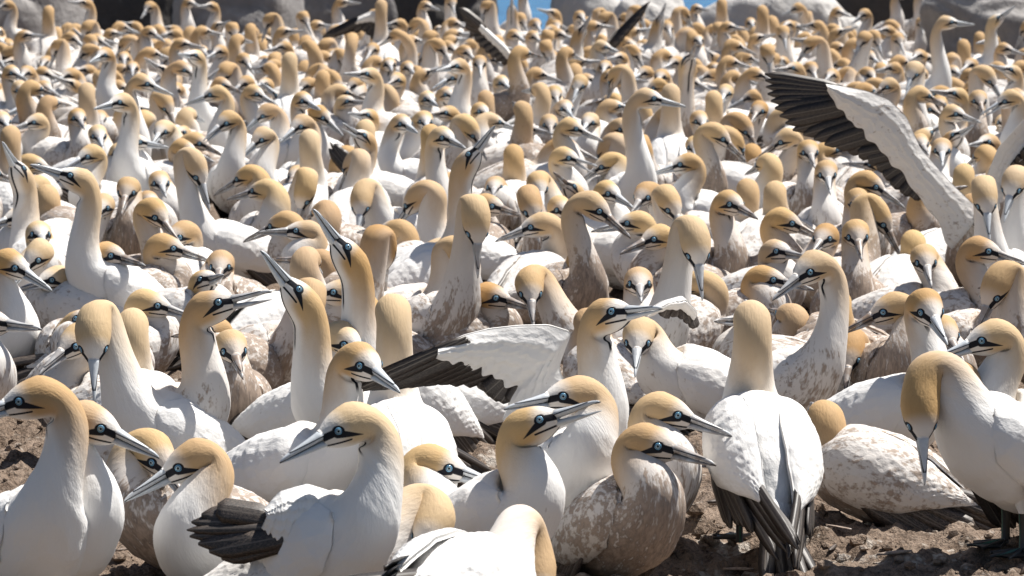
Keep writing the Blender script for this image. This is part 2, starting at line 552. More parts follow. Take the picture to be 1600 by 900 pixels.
def leg_mesh():
    V, F = [], []
    st = [(0.10, 0.030), (0.075, 0.022), (0.055, 0.0095), (0.03, 0.0075), (0.0, 0.0085)]
    nc = 10
    for z, r in st:
        for j in range(nc):
            t = 2 * math.pi * j / nc
            V.append((r * 1.15 * math.cos(t), r * 0.85 * math.sin(t), z))
    F = grid_faces(len(st), nc)
    F.append(list(range(nc))[::-1]); F.append([(len(st) - 1) * nc + j for j in range(nc)])
    idx = [1 if i < 2 * nc else 0 for i in range((len(st) - 1) * nc)] + [1, 0]
    return V, F, idx
V, F, I = leg_mesh()
ME_LEG = mesh_from('leg', V, F, [M_LEG, M_WING], mat_idx=I)
def foot_mesh():
    V, F = [], []
    toes = [(-38, 0.062), (-6, 0.078), (24, 0.070), (52, 0.050)]
    def seg(p, q, r):
        b = len(V)
        for (c, rr) in ((p, r), (q, r * 0.55)):
            for j in range(6):
                t = 2 * math.pi * j / 6
                V.append((c[0] + rr * 0.3 * math.cos(t), c[1] + rr * math.cos(t), c[2] + rr * math.sin(t)))
        F.extend(grid_faces(2, 6, base=b)); F.append([b + 6 + j for j in range(6)])
    ends = []
    for a, L in toes:
        a = math.radians(a)
        e = (L * math.cos(a), L * math.sin(a), 0.004)
        seg((0, 0, 0.010), e, 0.0055); ends.append(e)
    for e, f in zip(ends[:-1], ends[1:]):      # webs
        b = len(V)
        m_ = ((e[0] + f[0]) * 0.44, (e[1] + f[1]) * 0.44)
        for dz in (0.006, 0.003):
            V.extend([(0, 0, dz + 0.003), (e[0] * .95, e[1] * .95, dz), (m_[0], m_[1], dz), (f[0] * .95, f[1] * .95, dz)])
        F.append([b, b + 1, b + 2, b + 3]); F.append([b + 7, b + 6, b + 5, b + 4])
    return V, F
V, F = foot_mesh(); ME_FOOT = mesh_from('foot', V, F, M_LEG, smooth_shade=False)

# ------------------------------------------------------------------ the gannet
HEAD = np.array([
    (.084, .0138, .0160, .0115), (.088, .0158, .0182, .0138), (.093, .0190, .0212, .0170), (.099, .0226, .0244, .0212),
    (.106, .0264, .0278, .0254), (.114, .0298, .0308, .0292), (.123, .0325, .0332, .0324), (.136, .0348, .0354, .0350),
    (.151, .0364, .0370, .0368), (.166, .0372, .0380, .0374)])

def pose(ex, ey, tx, ty, gy, heading, away=False, lead=None, pitch=None, stance=None, side=0.0, neckfat=0.0, lift=0.0):
    """turn one bird's photo reading into 3-D: eye point, bill direction, torso frame, neck curve"""
    D = depth_of(gy)
    ppm = F_PX / D
    E = at(ex, ey, D)
    dx, dz = (tx - ex) / ppm, -(ty - ey) / ppm
    L = 0.108
    l = math.hypot(dx, dz)
    if l > 0.97 * L:
        dx, dz = dx * 0.97 * L / l, dz * 0.97 * L / l
        l = 0.97 * L
    dep = math.sqrt(max(0, L * L - l * l))
    b = unit([dx, dep if away else -dep, dz])
    hd = np.array([math.cos(math.radians(heading)), math.sin(math.radians(heading)), 0.0])
    bh = np.array([b[0], b[1], 0.0]); nb = np.linalg.norm(bh)
    hh = unit(bh + hd * max(0.0, 0.35 - nb))
    sphi = b[2]; cphi = math.sqrt(max(0, 1 - sphi * sphi))
    uh = unit(-sphi * hh + cphi * np.array([0, 0, 1.0]))
    uh = unit(uh - b * np.dot(uh, b))
    he = E[2]
    down = smooth(-0.45, -0.85, b[2])
    upw = smooth(0.45, 0.85, b[2])
    if stance is None:
        stance = smooth(0.27, 0.47, he) * 0.8
    th = math.radians(17 + 32 * stance if pitch is None else pitch)
    ax = hd * math.cos(th) + np.array([0, 0, math.sin(th)])
    ut = -hd * math.sin(th) + np.array([0, 0, math.cos(th)])
    zc = 0.080 + 0.080 * stance + lift
    skull = E - b * 0.03
    if lead is None:
        lead = (0.0 if away else -0.040 + 0.050 * smooth(0.27, 0.42, he)) + 0.09 * down + 0.03 * upw
    Nxy = skull[:2] - hd[:2] * lead - (b[:2] * 0.02) * (1 - down)
    right_h = np.array([hd[1], -hd[0]])
    Nxy = Nxy + right_h * side
    Nz = zc + 0.13 * math.sin(th)
    N = np.array([Nxy[0], Nxy[1], Nz])
    J = E - b * (0.166 - 0.108)
    chord = J - N
    dist = np.linalg.norm(chord) + 1e-6
    c = chord / dist
    cp = c - b * np.dot(c, b)
    te = unit(b * (0.55 + 0.45 * upw + 0.6 * down) + cp * 0.85 * (1 - 0.6 * down))
    t0 = unit(ax * 0.75 + np.array([0, 0, 0.55 + 0.5 * down]))
    h0 = 0.34 * dist + 0.01 + 0.06 * down
    h1 = 0.30 * dist + 0.02 + 0.06 * down
    return dict(E=E, b=b, uh=uh, N=N, J=J, t0=t0, te=te, h0=h0, h1=h1, ax=ax, ut=ut, hd=hd, D=D, ppm=ppm, stance=stance,
                dist=dist, he=he, fat=neckfat, down=down)

def body_mesh(P, lod):
    nh, nn, ntor, nc = ((10, 32, 34, 40), (10, 16, 14, 18), (7, 9, 8, 10))[lod]
    b, uh, E, N, J = P['b'], P['uh'], P['E'], P['N'], P['J']
    hx = np.linspace(0, 1, nh)
    prof = np.stack([np.interp(hx, np.linspace(0, 1, len(HEAD)), HEAD[:, k]) for k in range(4)], 1)
    Ch = E[None, :] - b[None, :] * (prof[:, 0] - 0.108)[:, None]
    # neck, from skull to neck base
    dense = np.linspace(0, 1, 80)
    P0, P1, P2, P3 = N, N + P['t0'] * P['h0'], J - P['te'] * P['h1'], J
    bz = lambda t: ((1 - t) ** 3)[:, None] * P0 + (3 * (1 - t) ** 2 * t)[:, None] * P1 + (3 * (1 - t) * t * t)[:, None] * P2 + (t ** 3)[:, None] * P3
    C = bz(1 - dense)
    sl = np.concatenate([[0], np.cumsum(np.linalg.norm(np.diff(C, axis=0), axis=1))])
    Ln = sl[-1]
    ti = np.interp(np.linspace(0, Ln, nn + 2)[1:-1], sl, dense)
    Cn = bz(1 - ti)
    un = np.linspace(0, 1, nn + 2)[1:-1]
    stretch = smooth(0.12, 0.30, Ln)
    fat = 0.0055 * (1 - stretch) + P['fat']
    rn = 0.0362 + (0.071 - 0.0362) * un ** (2.9 + 0.6 * stretch) + fat * np.sin(np.pi * np.minimum(un * 1.1, 1)) - 0.004 * stretch * np.sin(np.pi * un)
    us = np.linspace(0, 1, ntor)
    Ct = N[None, :] - P['ax'][None, :] * (us * TLEN)[:, None]
    hh, hw = np.interp(us, TS, T_HH), np.interp(us, TS, T_HW)
    C = np.concatenate([Ch, Cn, Ct])
    rt = np.concatenate([prof[:, 1], rn, hh]); rb = np.concatenate([prof[:, 2], rn, hh * 1.02]); rw = np.concatenate([prof[:, 3], rn * .98, hw])
    canon = np.concatenate([prof[:, 0], 0.166 + un * 0.22, 0.386 + us * TLEN])
    # tangents (pointing towards the bill)
    n = len(C)
    T = np.zeros((n, 3))
    T[1:-1] = C[:-2] - C[2:]
    T[0] = b; T[-1] = P['ax']
    T /= np.linalg.norm(T, axis=1)[:, None] + 1e-9
    T[:nh] = b
    T[nh + nn:] = P['ax']
    for i in range(nn):                         # blend plane normals near skull and torso
        w = min(1.0, (i + 1) / (0.22 * nn))
        T[nh + i] = unit(T[nh + i] * w + b * (1 - w))
    # frames: transport from torso forwards, then spread the remaining twist over the neck
    U = np.zeros((n, 3))
    U[nh + nn:] = P['ut']
    u = P['ut'].copy()
    for i in range(nh + nn - 1, nh - 2, -1):
        v0, v1 = (T[i + 1] if i + 1 < n else T[i]), T[i]
        axv = np.cross(v0, v1); s = np.linalg.norm(axv)
        if s > 1e-6:
            a = math.atan2(s, float(np.dot(v0, v1))); k = axv / s
            u = u * math.cos(a) + np.cross(k, u) * math.sin(a) + k * np.dot(k, u) * (1 - math.cos(a))
        u = unit(u - v1 * np.dot(u, v1))
        U[i] = u
    tw = math.atan2(float(np.dot(np.cross(U[nh - 1], uh), b)), float(np.dot(U[nh - 1], uh)))
    for i in range(nn):
        a = tw * smooth(0.0, 0.85, 1 - un[i])
        k = T[nh + i]
        U[nh + i] = U[nh + i] * math.cos(a) + np.cross(k, U[nh + i]) * math.sin(a)
    U[:nh] = uh
    R = np.cross(U, T)                          # bird's left
    R /= np.linalg.norm(R, axis=1)[:, None] + 1e-9
    V, yy, zz = tube(C, U, R, rt, rb, rw, nc)
    # relax folds of the neck and shoulder
    it = (10, 6, 4)[lod]
    lo_, hi_ = nh - 1, nh + nn + max(2, int(ntor * 0.45))
    wgt = np.zeros(n); wgt[lo_:hi_] = 0.5
    wgt[lo_] = 0.2
    for _ in range(it):
        A = V.copy()
        A[1:-1] = (V[:-2] + V[2:]) / 2
        V += (A - V) * wgt[:, None, None]
    hc = np.stack([np.repeat(canon[:, None], nc, 1), yy, zz], -1).reshape(-1, 3)
    if lod == 0:
        sd = float(P['E'][0] * 7.3 + P['E'][1] * 3.1)
        a_, b_ = hc[:, 0] * 34 + sd, np.arctan2(hc[:, 1], hc[:, 2]) * 3.2 + 20
        ruf = (vnoise(a_, b_, 31) - .5) + 0.6 * (vnoise(a_ * 2.3, b_ * 2.5, 32) - .5)
        amp = 0.0052 * np.clip((hc[:, 0] - 0.30) / 0.12, 0, 1) + 0.0010 * np.clip((hc[:, 0] - 0.13) / 0.05, 0, 1)
        out = (V - C[:, None, :]); out /= np.linalg.norm(out, axis=-1, keepdims=True) + 1e-9
        V = V + out * (ruf * amp).reshape(n, nc)[..., None]
    V = V.reshape(-1, 3)
    F = grid_faces(n, nc)
    F = [f[::-1] for f in F]
    F.append(list(range(nc))); F.append(list(range((n - 1) * nc, n * nc))[::-1])
    return V, F, hc, canon

def head_matrix(P):
    b, u = P['b'], P['uh']
    tip = P['E'] + b * 0.108
    x = -b; z = u; y = np.cross(z, x)
    return Matrix(((x[0], y[0], z[0], tip[0]), (x[1], y[1], z[1], tip[1]), (x[2], y[2], z[2], tip[2]), (0, 0, 0, 1)))

def torso_matrix(P):
    x, z = P['ax'], P['ut']; y = np.cross(z, x); o = P['N']
    return Matrix(((x[0], y[0], z[0], o[0]), (x[1], y[1], z[1], o[1]), (x[2], y[2], z[2], o[2]), (0, 0, 0, 1)))

def head_parts(P, gape):
    H = head_matrix(P)
    out = [('upper_mandible', ME_UPPER, H)]
    if gape:
        piv = Matrix.Translation((0.092, 0, -0.004))
        out[0] = ('upper_mandible', ME_UPPER, H @ piv @ Matrix.Rotation(math.radians(gape * .35), 4, 'Y') @ piv.inverted())
        out.append(('lower_mandible', ME_LOWER, H @ piv @ Matrix.Rotation(-math.radians(gape * .65), 4, 'Y') @ piv.inverted()))
    else:
        out.append(('lower_mandible', ME_LOWER, H))
    for s in (1, -1):
        e = basis((0.1085, s * 0.0222, 0.0062), (1, 0, 0), (0, 0, 1))
        # outward normal follows the cheek; the eye's own y axis points out
        yv = unit((-0.36, s * 0.93, 0.18)); xv = unit(np.cross(yv, (0, 0, 1)) * (1 if s > 0 else 1)); zv = np.cross(xv, yv)
        e = Matrix(((xv[0], yv[0], zv[0], 0.1085), (xv[1], yv[1], zv[1], s * 0.0238), (xv[2], yv[2], zv[2], 0.0062), (0, 0, 0, 1)))
        out.append(('eye', ME_EYE, H @ e))
    return out

def build_gannet(P, label, group, soil, tint, gape=0.0, lod=0, wings=(1, -1), seed=0):
    r = random.Random(seed)
    tm = torso_matrix(P)
    base = P['N'] - P['ax'] * 0.14
    root = bpy.data.objects.new('gannet', None)
    COL.objects.link(root)
    root.empty_display_size = 0.1
    root.location = (base[0], base[1], 0)
    root['label'] = label; root['category'] = 'bird'; root['group'] = group
    inv = Matrix.Translation((-base[0], -base[1], 0))
    V, F, hc, canon = body_mesh(P, lod)
    V = V - np.array([base[0], base[1], 0])
    new_obj('body', mesh_from('body', V, F, M_BODY, hc=hc), root, None, soil, tint)
    for nm, me, M in head_parts(P, gape):
        new_obj(nm, me, root, inv @ M, soil)
    for s in wings:
        jit = Matrix.Rotation(math.radians(r.uniform(-3, 3)), 4, 'Y') @ Matrix.Rotation(math.radians(s * r.uniform(-1, 4)), 4, 'Z')
        w = new_obj('wing', ME_WING[s, lod], root, inv @ tm @ jit, soil * .92)
        if lod == 0:
            for k, (me, M) in enumerate(FLIGHT[s]):
                j2 = Matrix.Rotation(math.radians(r.uniform(-4, 4)), 4, 'Z') @ Matrix.Rotation(math.radians(r.uniform(-4, 4)), 4, 'X')
                new_obj('primary_feather' if k < 5 else 'secondary_feather', me, w, M @ j2, soil)
        else:
            new_obj('flight_feathers', ME_FLIGHT[s], w, None, soil)
    tmat = inv @ tm @ Matrix.Translation((-0.285, 0, 0)) @ Matrix.Rotation(math.radians(r.uniform(-4, 8)), 4, 'Y')
    t = new_obj('tail', ME_RUMP, root, tmat, soil)
    if lod == 0:
        for me, M in TAIL:
            new_obj('tail_feather', me, t, M @ Matrix.Rotation(math.radians(r.uniform(-3, 3)), 4, 'Z'), soil)
    else:
        new_obj('tail_feathers', ME_TAILJ, t, None, soil)
    if P['stance'] > 0.3 and lod == 0:
        hd = P['hd']; lf = np.array([-hd[1], hd[0], 0])
        cen = P['N'] - P['ax'] * 0.155
        for s in (1, -1):
            p = cen + lf * s * 0.045 + hd * (0.012 * s)
            M = basis((p[0], p[1], 0.012), hd, (0, 0, 1))
            hgt = max(0.03, P['N'][2] - 0.155 * P['ax'][2] - 0.03)
            lg = new_obj('leg', ME_LEG, root, inv @ M @ Matrix.Diagonal((1, 1, hgt / 0.10, 1)), soil)
            new_obj('foot', ME_FOOT, lg, Matrix.Rotation(s * 0.15, 4, 'Z') @ Matrix.Diagonal((1, 1, 0.10 / hgt, 1)))
    return root

# ------------------------------------------------------------------ the ground, sea and rocks
def ground_height(x, y):
    z = 0.050 * (vnoise(x * 2.6, y * 2.6, 1) - 0.55) + 0.046 * (vnoise(x * 7, y * 7, 2) - 0.5)
    z = z + 0.060 * np.abs(vnoise(x * 15, y * 15, 3) - 0.5) + 0.028 * (vnoise(x * 41, y * 41, 4) - 0.5)
    z = z + 0.010 * (vnoise(x * 110, y * 110, 5) - 0.5)
    edge = 26.6 + 1.6 * (vnoise(x * 0.35, x * 0 + 3.3, 6) - 0.5)
    drop = np.clip((y - edge) / 6.0, 0, 1)
    return z - 0.022 - 3.4 * drop ** 1.2

nx, ny = 420, 520
vv = np.linspace(0, 1, ny)
ys = np.concatenate([5.0 * (9.2 / 5.0) ** np.linspace(0, 1, 300, endpoint=False), 9.2 * (40 / 9.2) ** np.linspace(0, 1, ny - 300)])
uu = np.linspace(-1, 1, nx)
uu = np.sign(uu) * (0.72 * np.abs(uu) + 0.28 * np.abs(uu) ** 4)
X = uu[None, :] * (0.34 * ys + 0.4)[:, None]
Y = np.repeat(ys[:, None], nx, 1)
Z = ground_height(X, Y)
V = np.stack([X, Y, Z], -1).reshape(-1, 3)
g = new_obj('ground', mesh_from('ground', V, grid_faces(ny, nx, closed=False), M_GROUND))
g['kind'] = 'structure'

n = 60
sx, sy = np.meshgrid(np.linspace(-400, 400, n), np.linspace(24, 900, n))
V = np.stack([sx, sy, np.full_like(sx, -3.0)], -1).reshape(-1, 3)
s = new_obj('sea', mesh_from('sea', V, grid_faces(n, n, closed=False), M_SEA))
s['kind'] = 'structure'

def clods():
    """loose crumbs and clods of dried soil in the open foreground"""
    t = (1 + 5 ** .5) / 2
    ico = np.array([(-1, t, 0), (1, t, 0), (-1, -t, 0), (1, -t, 0), (0, -1, t), (0, 1, t), (0, -1, -t), (0, 1, -t), (t, 0, -1), (t, 0, 1), (-t, 0, -1), (-t, 0, 1)]) / 1.9
    fi = [(0, 11, 5), (0, 5, 1), (0, 1, 7), (0, 7, 10), (0, 10, 11), (1, 5, 9), (5, 11, 4), (11, 10, 2), (10, 7, 6), (7, 1, 8), (3, 9, 4), (3, 4, 2), (3, 2, 6), (3, 6, 8), (3, 8, 9), (4, 9, 5), (2, 4, 11), (6, 2, 10), (8, 6, 7), (9, 8, 1)]
    N_ = 14000
    d = 5.6 * (10.5 / 5.6) ** rng.random(N_)
    x = (rng.random(N_) - .5) * 0.36 * d
    keep = vnoise(x * 5, d * 5, 11) + 0.5 * rng.random(N_) > 0.55
    x, d = x[keep], d[keep]
    z = ground_height(x, d)
    V, F = [], []
    for i in range(len(x)):
        r = 0.0024 + 0.018 * rng.random() ** 6
        A = ico * (r * (0.7 + 0.6 * rng.random((12, 3))))
        A[:, 2] *= 0.7
        V.append(A + (x[i], d[i], z[i] + r * 0.25))
        F += [(a + 12 * i, b + 12 * i, c + 12 * i) for a, b, c in fi]
    o = new_obj('soil_crumbs', mesh_from('soil_crumbs', np.concatenate(V), F, M_GROUND, smooth_shade=False))
    o['kind'] = 'stuff'; o['label'] = 'loose crumbs of dried brown soil'; o['category'] = 'soil'
clods()

def boulder(x0, x1, top, depth, dpt, mat, label, seed, flat=0.75, floor=-3.3):
    """split rock rising from the shore; x0..x1 and top are where it shows in the photograph, depth is its distance"""
    r = np.random.default_rng(seed)
    c = at((x0 + x1) / 2, top, depth)
    w = (x1 - x0) / F_PX * depth * 1.22
    h = (c[2] - floor) * 2
    c[0] += 0.0
    nr, nc = 56, 72
    th = np.linspace(0.02, math.pi - 0.02, nr)[:, None]; ph = np.linspace(0, 2 * math.pi, nc, endpoint=False)[None, :]
    pw = lambda v, e: np.sign(v) * np.abs(v) ** e
    d = np.stack([pw(np.sin(th), flat) * pw(np.cos(ph), .8), pw(np.sin(th), flat) * pw(np.sin(ph), .8), pw(np.cos(th), .45) * np.ones_like(ph)], -1)
    k = np.ones(d.shape[:2])
    P_ = d * np.array([w, dpt, h]) / 2
    for _ in range(14):                      # split faces
        nrm = unit(r.normal(size=3) * (1, 1, .5)); o_ = r.uniform(0.74, 0.97)
        pr = d @ nrm
        k = np.minimum(k, np.where(pr > 1e-3, o_ / np.maximum(pr, 1e-3), 9))
    P_ = P_ * np.stack([k, k, np.ones_like(k)], -1)
    q = P_ + seed * 3.1
    rough = 0.10 * (vnoise(q[..., 0] * 5, q[..., 2] * 6 + q[..., 1] * 3, seed) - .5) + 0.05 * (vnoise(q[..., 0] * 14, q[..., 2] * 17 + q[..., 1] * 9, seed + 1) - .5)
    step = 0.18 * (vnoise(q[..., 0] * 2.2, q[..., 1] * 2.2, seed + 2) - .7)
    P_ = P_ + d * rough[..., None]; P_[..., 2] += np.where(d[..., 2] > 0, step, 0)
    V = P_.reshape(-1, 3)
    F = grid_faces(nr, nc); F.append(list(range(nc))); F.append(list(range((nr - 1) * nc, nr * nc))[::-1])
    o = new_obj('boulder', mesh_from('boulder', V, F, mat, smooth_shade=True))
    o.location = (c[0], c[1], floor)
    o['label'] = label; o['category'] = 'rock'; o['group'] = 'rocks behind the colony'
    return o
boulder(-220, 180, -150, 28.0, 1.6, M_ROCK, 'broad grey rock behind the far left corner of the colony', 3)
boulder(90, 300, -120, 30.0, 1.2, M_ROCK_DARK_SHADE, 'rock coloured dark for the shadowed cleft behind the left back row', 5)  # diagonal shadow of the cleft, put in as a dark-coloured rock
boulder(236, 490, -150, 28.4, 1.4, M_ROCK, 'grey rock behind the back row, between two dark clefts on the left', 4)
boulder(420, 640, -110, 29.6, 1.1, M_ROCK, 'weathered grey rock behind the left spread-winged bird', 6)
boulder(560, 745, -120, 30.5, 1.2, M_ROCK_DARK_SHADE, 'blackish rock behind the two flapping birds of the back row', 7)
boulder(690, 786, -90, 29.0, 1.0, M_ROCK_DARK_SHADE, 'black rock just left of the gap showing blue sea', 8)
boulder(838, 1000, -45, 29.0, 1.2, M_ROCK_WHITE, 'white guano-covered rock just right of the gap showing blue sea', 9)
boulder(930, 1110, -30, 28.4, 1.0, M_ROCK_WHITE, 'low whitish rock behind the skyward-pointing bird in the back', 10)
boulder(1060, 1400, -30, 28.0, 1.3, M_ROCK_WHITE, 'long low whitewashed rock slab behind the right back rows', 12)
boulder(1270, 1520, -120, 30.5, 1.1, M_ROCK_DARK_SHADE, 'rock coloured dark for the shadow left of the large right boulder', 13)  # shadow beside the boulder painted through the near-black rock colour
boulder(1455, 1760, -40, 22.6, 0.9, M_ROCK, 'large rounded grey boulder at the top right corner', 16, flat=.7, floor=-0.1)

# ------------------------------------------------------------------ the birds, read off the photograph
# eye x,y, bill tip x,y, (ground row if > 2, else eye height in metres), heading (0 right, 90 away, 180 left, 270 to the camera), mud 0..1, options, label
B = []
def bird(ex, ey, tx, ty, g, heading, soil=0.0, label=None, **kw):
    if g < 2:
        g = (ey + g * 213 / 1.309) / (1 - g / 1.309)
    B.append(dict(ex=ex, ey=ey, tx=tx, ty=ty, gy=g, heading=heading, soil=min(1.0, soil * 1.12) if soil > .25 else soil, label=label, kw=kw))

# front row
bird(28, 630, -66, 655, 1005, 292, 0.0, 'white gannet with turned head cut by the left edge, front row', stance=.6)
bird(165, 672, 253, 707, 985, 318, 0.0, 'white gannet facing right beside the left-edge bird, its bill over the soil', stance=.5)
bird(277, 733, 193, 776, 960, 232, 0.0, 'round white sitting gannet facing left behind the open soil, front left', stance=.05)
bird(254, 725, 300, 775, 905, 215, 0.75, 'muddy gannet mostly hidden behind the round white sitting bird, front left', stance=.0)
bird(520, 676, 438, 711, 1010, 326, 0.0, 'large white gannet, head turned left over its ruffled wing, front row', stance=.55)
bird(667, 842, 640, 905, 985, 10, 0.3, 'gannet with arched golden neck, preening its breast in the front row', lead=.11)
bird(706, 734, 798, 757, 925, 300, 0.0, 'white gannet facing right, its black throat stripe showing, above the preening bird', stance=.1)
bird(838, 925, 844, 1005, 1005, 62, 0.0, 'white gannet bent forward, only its back showing at the bottom edge', lead=.13, stance=.62, pitch=-4)
bird(853, 658, 937, 622, 960, 322, 0.12, 'white gannet with open bill crossing its neighbour, front centre', gape=9, stance=.5)
bird(872, 622, 787, 630, 905, 285, 0.0, 'white standing gannet facing left, billing with the open-billed bird, front centre', stance=.75)
bird(1038, 700, 1117, 715, 925, 300, 0.68, 'brown mud-caked gannet with speckled breast sitting right of front centre', stance=.12, pitch=30)
bird(1062, 651, 1152, 677, 868, 318, 0.42, 'gannet peering right just behind the mud-caked bird, front centre', stance=.2)
bird(969, 490, 1032, 471, 838, 318, 0.10, 'upright gannet with raised right wing spread to the left, centre', wings=(1,), stance=.7)
bird(1172, 490, 1170, 476, 838, 97, 0.0, 'tall white gannet seen from behind with golden nape, black wing tips, right', away=True, stance=.75, pitch=31, lift=.035)
bird(1283, 646, 1272, 638, 800, 152, 0.56, 'muddy gannet facing away, dark wing tip lying right, on bare soil', away=True, stance=.0)
bird(1440, 668, 1443, 752, 892, 208, 0.0, 'white standing gannet with arched neck, bill pointing down, bottom right', lead=.10, stance=.75, lift=.05)
bird(1482, 648, 1474, 735, 805, 200, 0.75, 'muddy gannet partly hidden behind the arched-neck bird, bottom right', lead=.08, stance=.0)
bird(1528, 535, 1442, 562, 800, 205, 0.0, 'white gannet facing left at the right edge above the arched-neck bird', stance=.5)
bird(1455, 492, 1474, 528, 762, 325, 0.06, 'white gannet looking at the camera with smooth rounded wing, right', stance=.35)
bird(1255, 428, 1203, 461, 705, 312, 0.42, 'white gannet with brown splashes down its breast, right of centre', stance=.3)
bird(1375, 490, 1311, 517, 660, 262, 0.9, 'brown muddy gannet with dirty bill facing left, between two whiter birds', stance=.0)
bird(1325, 566, 1316, 612, 655, 250, 0.8, 'muddy gannet with head tucked down beside the splashed-breast bird', lead=.05, stance=0)
bird(1482, 529, 1500, 556, 668, 300, 0.7, 'small-looking muddy gannet tucked behind the camera-gazing white bird', stance=0)
# left middle
bird(146, 548, 151, 622, 812, 212, 0.02, 'white gannet with golden crown, bill straight down towards the camera, left', lead=.09, stance=.5)
bird(208, 500, 204, 490, 705, 100, 0.08, 'white gannet facing away with clean golden nape, left', away=True, stance=.1)
bird(106, 544, 66, 576, 720, 190, 0.5, 'gannet half hidden behind the bird looking straight down, left', stance=0)
bird(188, 533, 208, 560, 655, 320, 0.5, 'gannet glimpsed behind the golden nape bird, left', stance=0)
bird(350, 475, 426, 452, 798, 335, 0.42, 'gannet with long neck and open bill raised right, mud on its chest', gape=9, stance=.55)
bird(366, 553, 385, 580, 712, 285, 0.85, 'mud-brown gannet gazing at the camera between two long necks, left', stance=0)
bird(457, 453, 410, 383, 790, 214, 0.0, 'nearer of two gannets pointing bills skyward, left of centre', stance=.5)
bird(533, 387, 491, 318, 738, 214, 0.0, 'taller rear one of two gannets pointing bills skyward', stance=.6)
bird(578, 575, 628, 600, 858, 335, 0.0, 'gannet with bowed golden head under the tip of the spread wing', stance=.35, lead=.05)
bird(549, 541, 600, 575, 740, 320, 0.1, 'pale-faced gannet just behind the bowed golden head', stance=.1)
bird(568, 500, 577, 540, 700, 190, 0.1, 'gannet tucking its bill down behind the long bent golden neck', lead=.07, stance=.1)
bird(612, 486, 604, 494, 800, 100, 0.0, 'white gannet seen from behind, golden neck bent, back ruffled, centre', away=True, stance=.55, lead=.03)
bird(745, 367, 748, 440, 608, 305, 0.50, 'mud-spotted gannet with bill pressed straight down its breast, centre', lead=.095, stance=.35)
bird(1090, 402, 1097, 465, 655, 318, 0.28, 'white gannet preening under its lifted wing, right of centre', lead=.10, stance=.45, wings=(-1,))
bird(999, 447, 1000, 462, 598, 275, 0.5, 'gannet staring at the camera above the spread-winged bird', stance=0)
bird(829, 463, 834, 508, 612, 185, 0.6, 'gannet with drooping golden neck, bill down, left of the staring bird', lead=.11, stance=0)
bird(783, 468, 838, 478, 598, 350, 0.75, 'gannet with long muddy bill facing right behind the mud-spotted bird', stance=0)
bird(915, 500, 905, 497, 640, 120, 0.6, 'gannet showing only its golden nape left of the spread-winged bird', away=True, stance=0)
bird(996, 540, 990, 578, 690, 195, 0.22, 'white gannet with head behind its neighbour, black wing tip right', lead=.06, stance=.2)
bird(1158, 500, 1113, 492, 650, 182, 0.6, 'gannet whose bill pokes left behind the tall nape bird', stance=0)
bird(1308, 468, 1316, 462, 625, 60, 0.75, 'muddy gannet facing away behind the splashed-breast bird', away=True, stance=0)
bird(1226, 492, 1200, 488, 600, 170, 0.85, 'low muddy gannet behind and left of the splashed-breast bird', away=True, stance=0)
# middle rows
bird(26, 264, 9, 217, 480, 125, 0.0, 'gannet seen from behind pointing its bill up at the left edge', stance=.3)
bird(106, 276, 50, 253, 548, 210, 0.0, 'long-necked white gannet with bill lifted left, upper left', stance=.55)
bird(18, 343, -24, 352, .22, 190, 0.2, 'gannet facing left, cut by the left edge below the skyward bill')
bird(50, 409, 24, 442, 530, 10, 0.1, 'gannet with rounded golden head curled down at the left edge', lead=.10, stance=0)
bird(31, 421, 86, 449, 612, 322, 0.05, 'white-breasted gannet facing right, bill over a golden neck, left edge', stance=.1)
bird(72, 440, 30, 447, 545, 175, 0.4, 'gannet with outstretched golden neck lying low on the left', stance=0)
bird(183, 402, 232, 409, 545, 345, 0.8, 'muddy gannet sitting sideways, white wing raised behind, left', stance=0)
bird(197, 304, 194, 330, .26, 275, 0.8, 'muddy gannet facing the camera below the long-necked white bird')
bird(251, 342, 286, 377, .30, 318, 0.75, 'muddy-breasted gannet with bill slanting down right, upper left')
bird(312, 278, 331, 331, 452, 205, 0.15, 'white gannet with bowed head and bill hanging right, upper left', stance=.2, lead=.02)
bird(252, 289, 264, 302, .22, 320, 0.3)
bird(157, 328, 150, 345, 438, 350, 0.2, lead=.08, stance=0)
bird(236, 318, 254, 322, .2, 10, 0.6)
bird(131, 247, 99, 263, .27, 222, 0.0, 'white-faced gannet with pale bill facing left, behind the long-necked bird')
bird(180, 162, 150, 166, 355, 252, 0.0, 'slim upright gannet with white face and long throat stripe, upper left', stance=.5)
bird(233, 133, 276, 148, 315, 322, 0.1, 'tall gannet with dark bill facing right, upper left', stance=.4)
bird(85, 162, 108, 165, .30, 25, 0.95, 'dark mud-coated gannet looking right, upper left', away=True)
bird(48, 193, 18, 200, .24, 190, 0.3)
bird(7, 192, 23, 202, .25, 320, 0.2)
bird(17, 208, 12, 200, .36, 110, 0.1, away=True)
bird(124, 187, 137, 198, .27, 300, 0.5)
bird(155, 215, 166, 230, .26, 330, 0.1)
bird(250, 208, 240, 224, 300, 185, 0.1, lead=.08)
bird(347, 195, 320, 217, .36, 265, 0.2, 'white-breasted gannet with open pale bill facing left, upper left', gape=6)
bird(402, 221, 377, 245, .29, 250, 0.0, 'plump white gannet facing left behind a black tail, upper left')
bird(463, 200, 438, 219, .33, 285, 0.0, 'white-faced gannet facing left beside a long golden nape')
bird(484, 214, 482, 206, .37, 65, 0.0, 'gannet turned away showing a long bare golden neck, upper centre left', away=True)
bird(407, 183, 379, 205, .25, 178, 0.1, lead=.07)
bird(480, 160, 503, 168, .37, 318, 0.1)
bird(508, 186, 539, 211, .30, 325, 0.3, 'orange-headed gannet with long dark bill slanting right, upper left')
bird(561, 213, 536, 190, 362, 208, 0.25, 'gannet with dark bill thrown upwards and lifted black wing tips', gape=10)
bird(572, 198, 573, 190, .36, 92, 0.0, away=True)
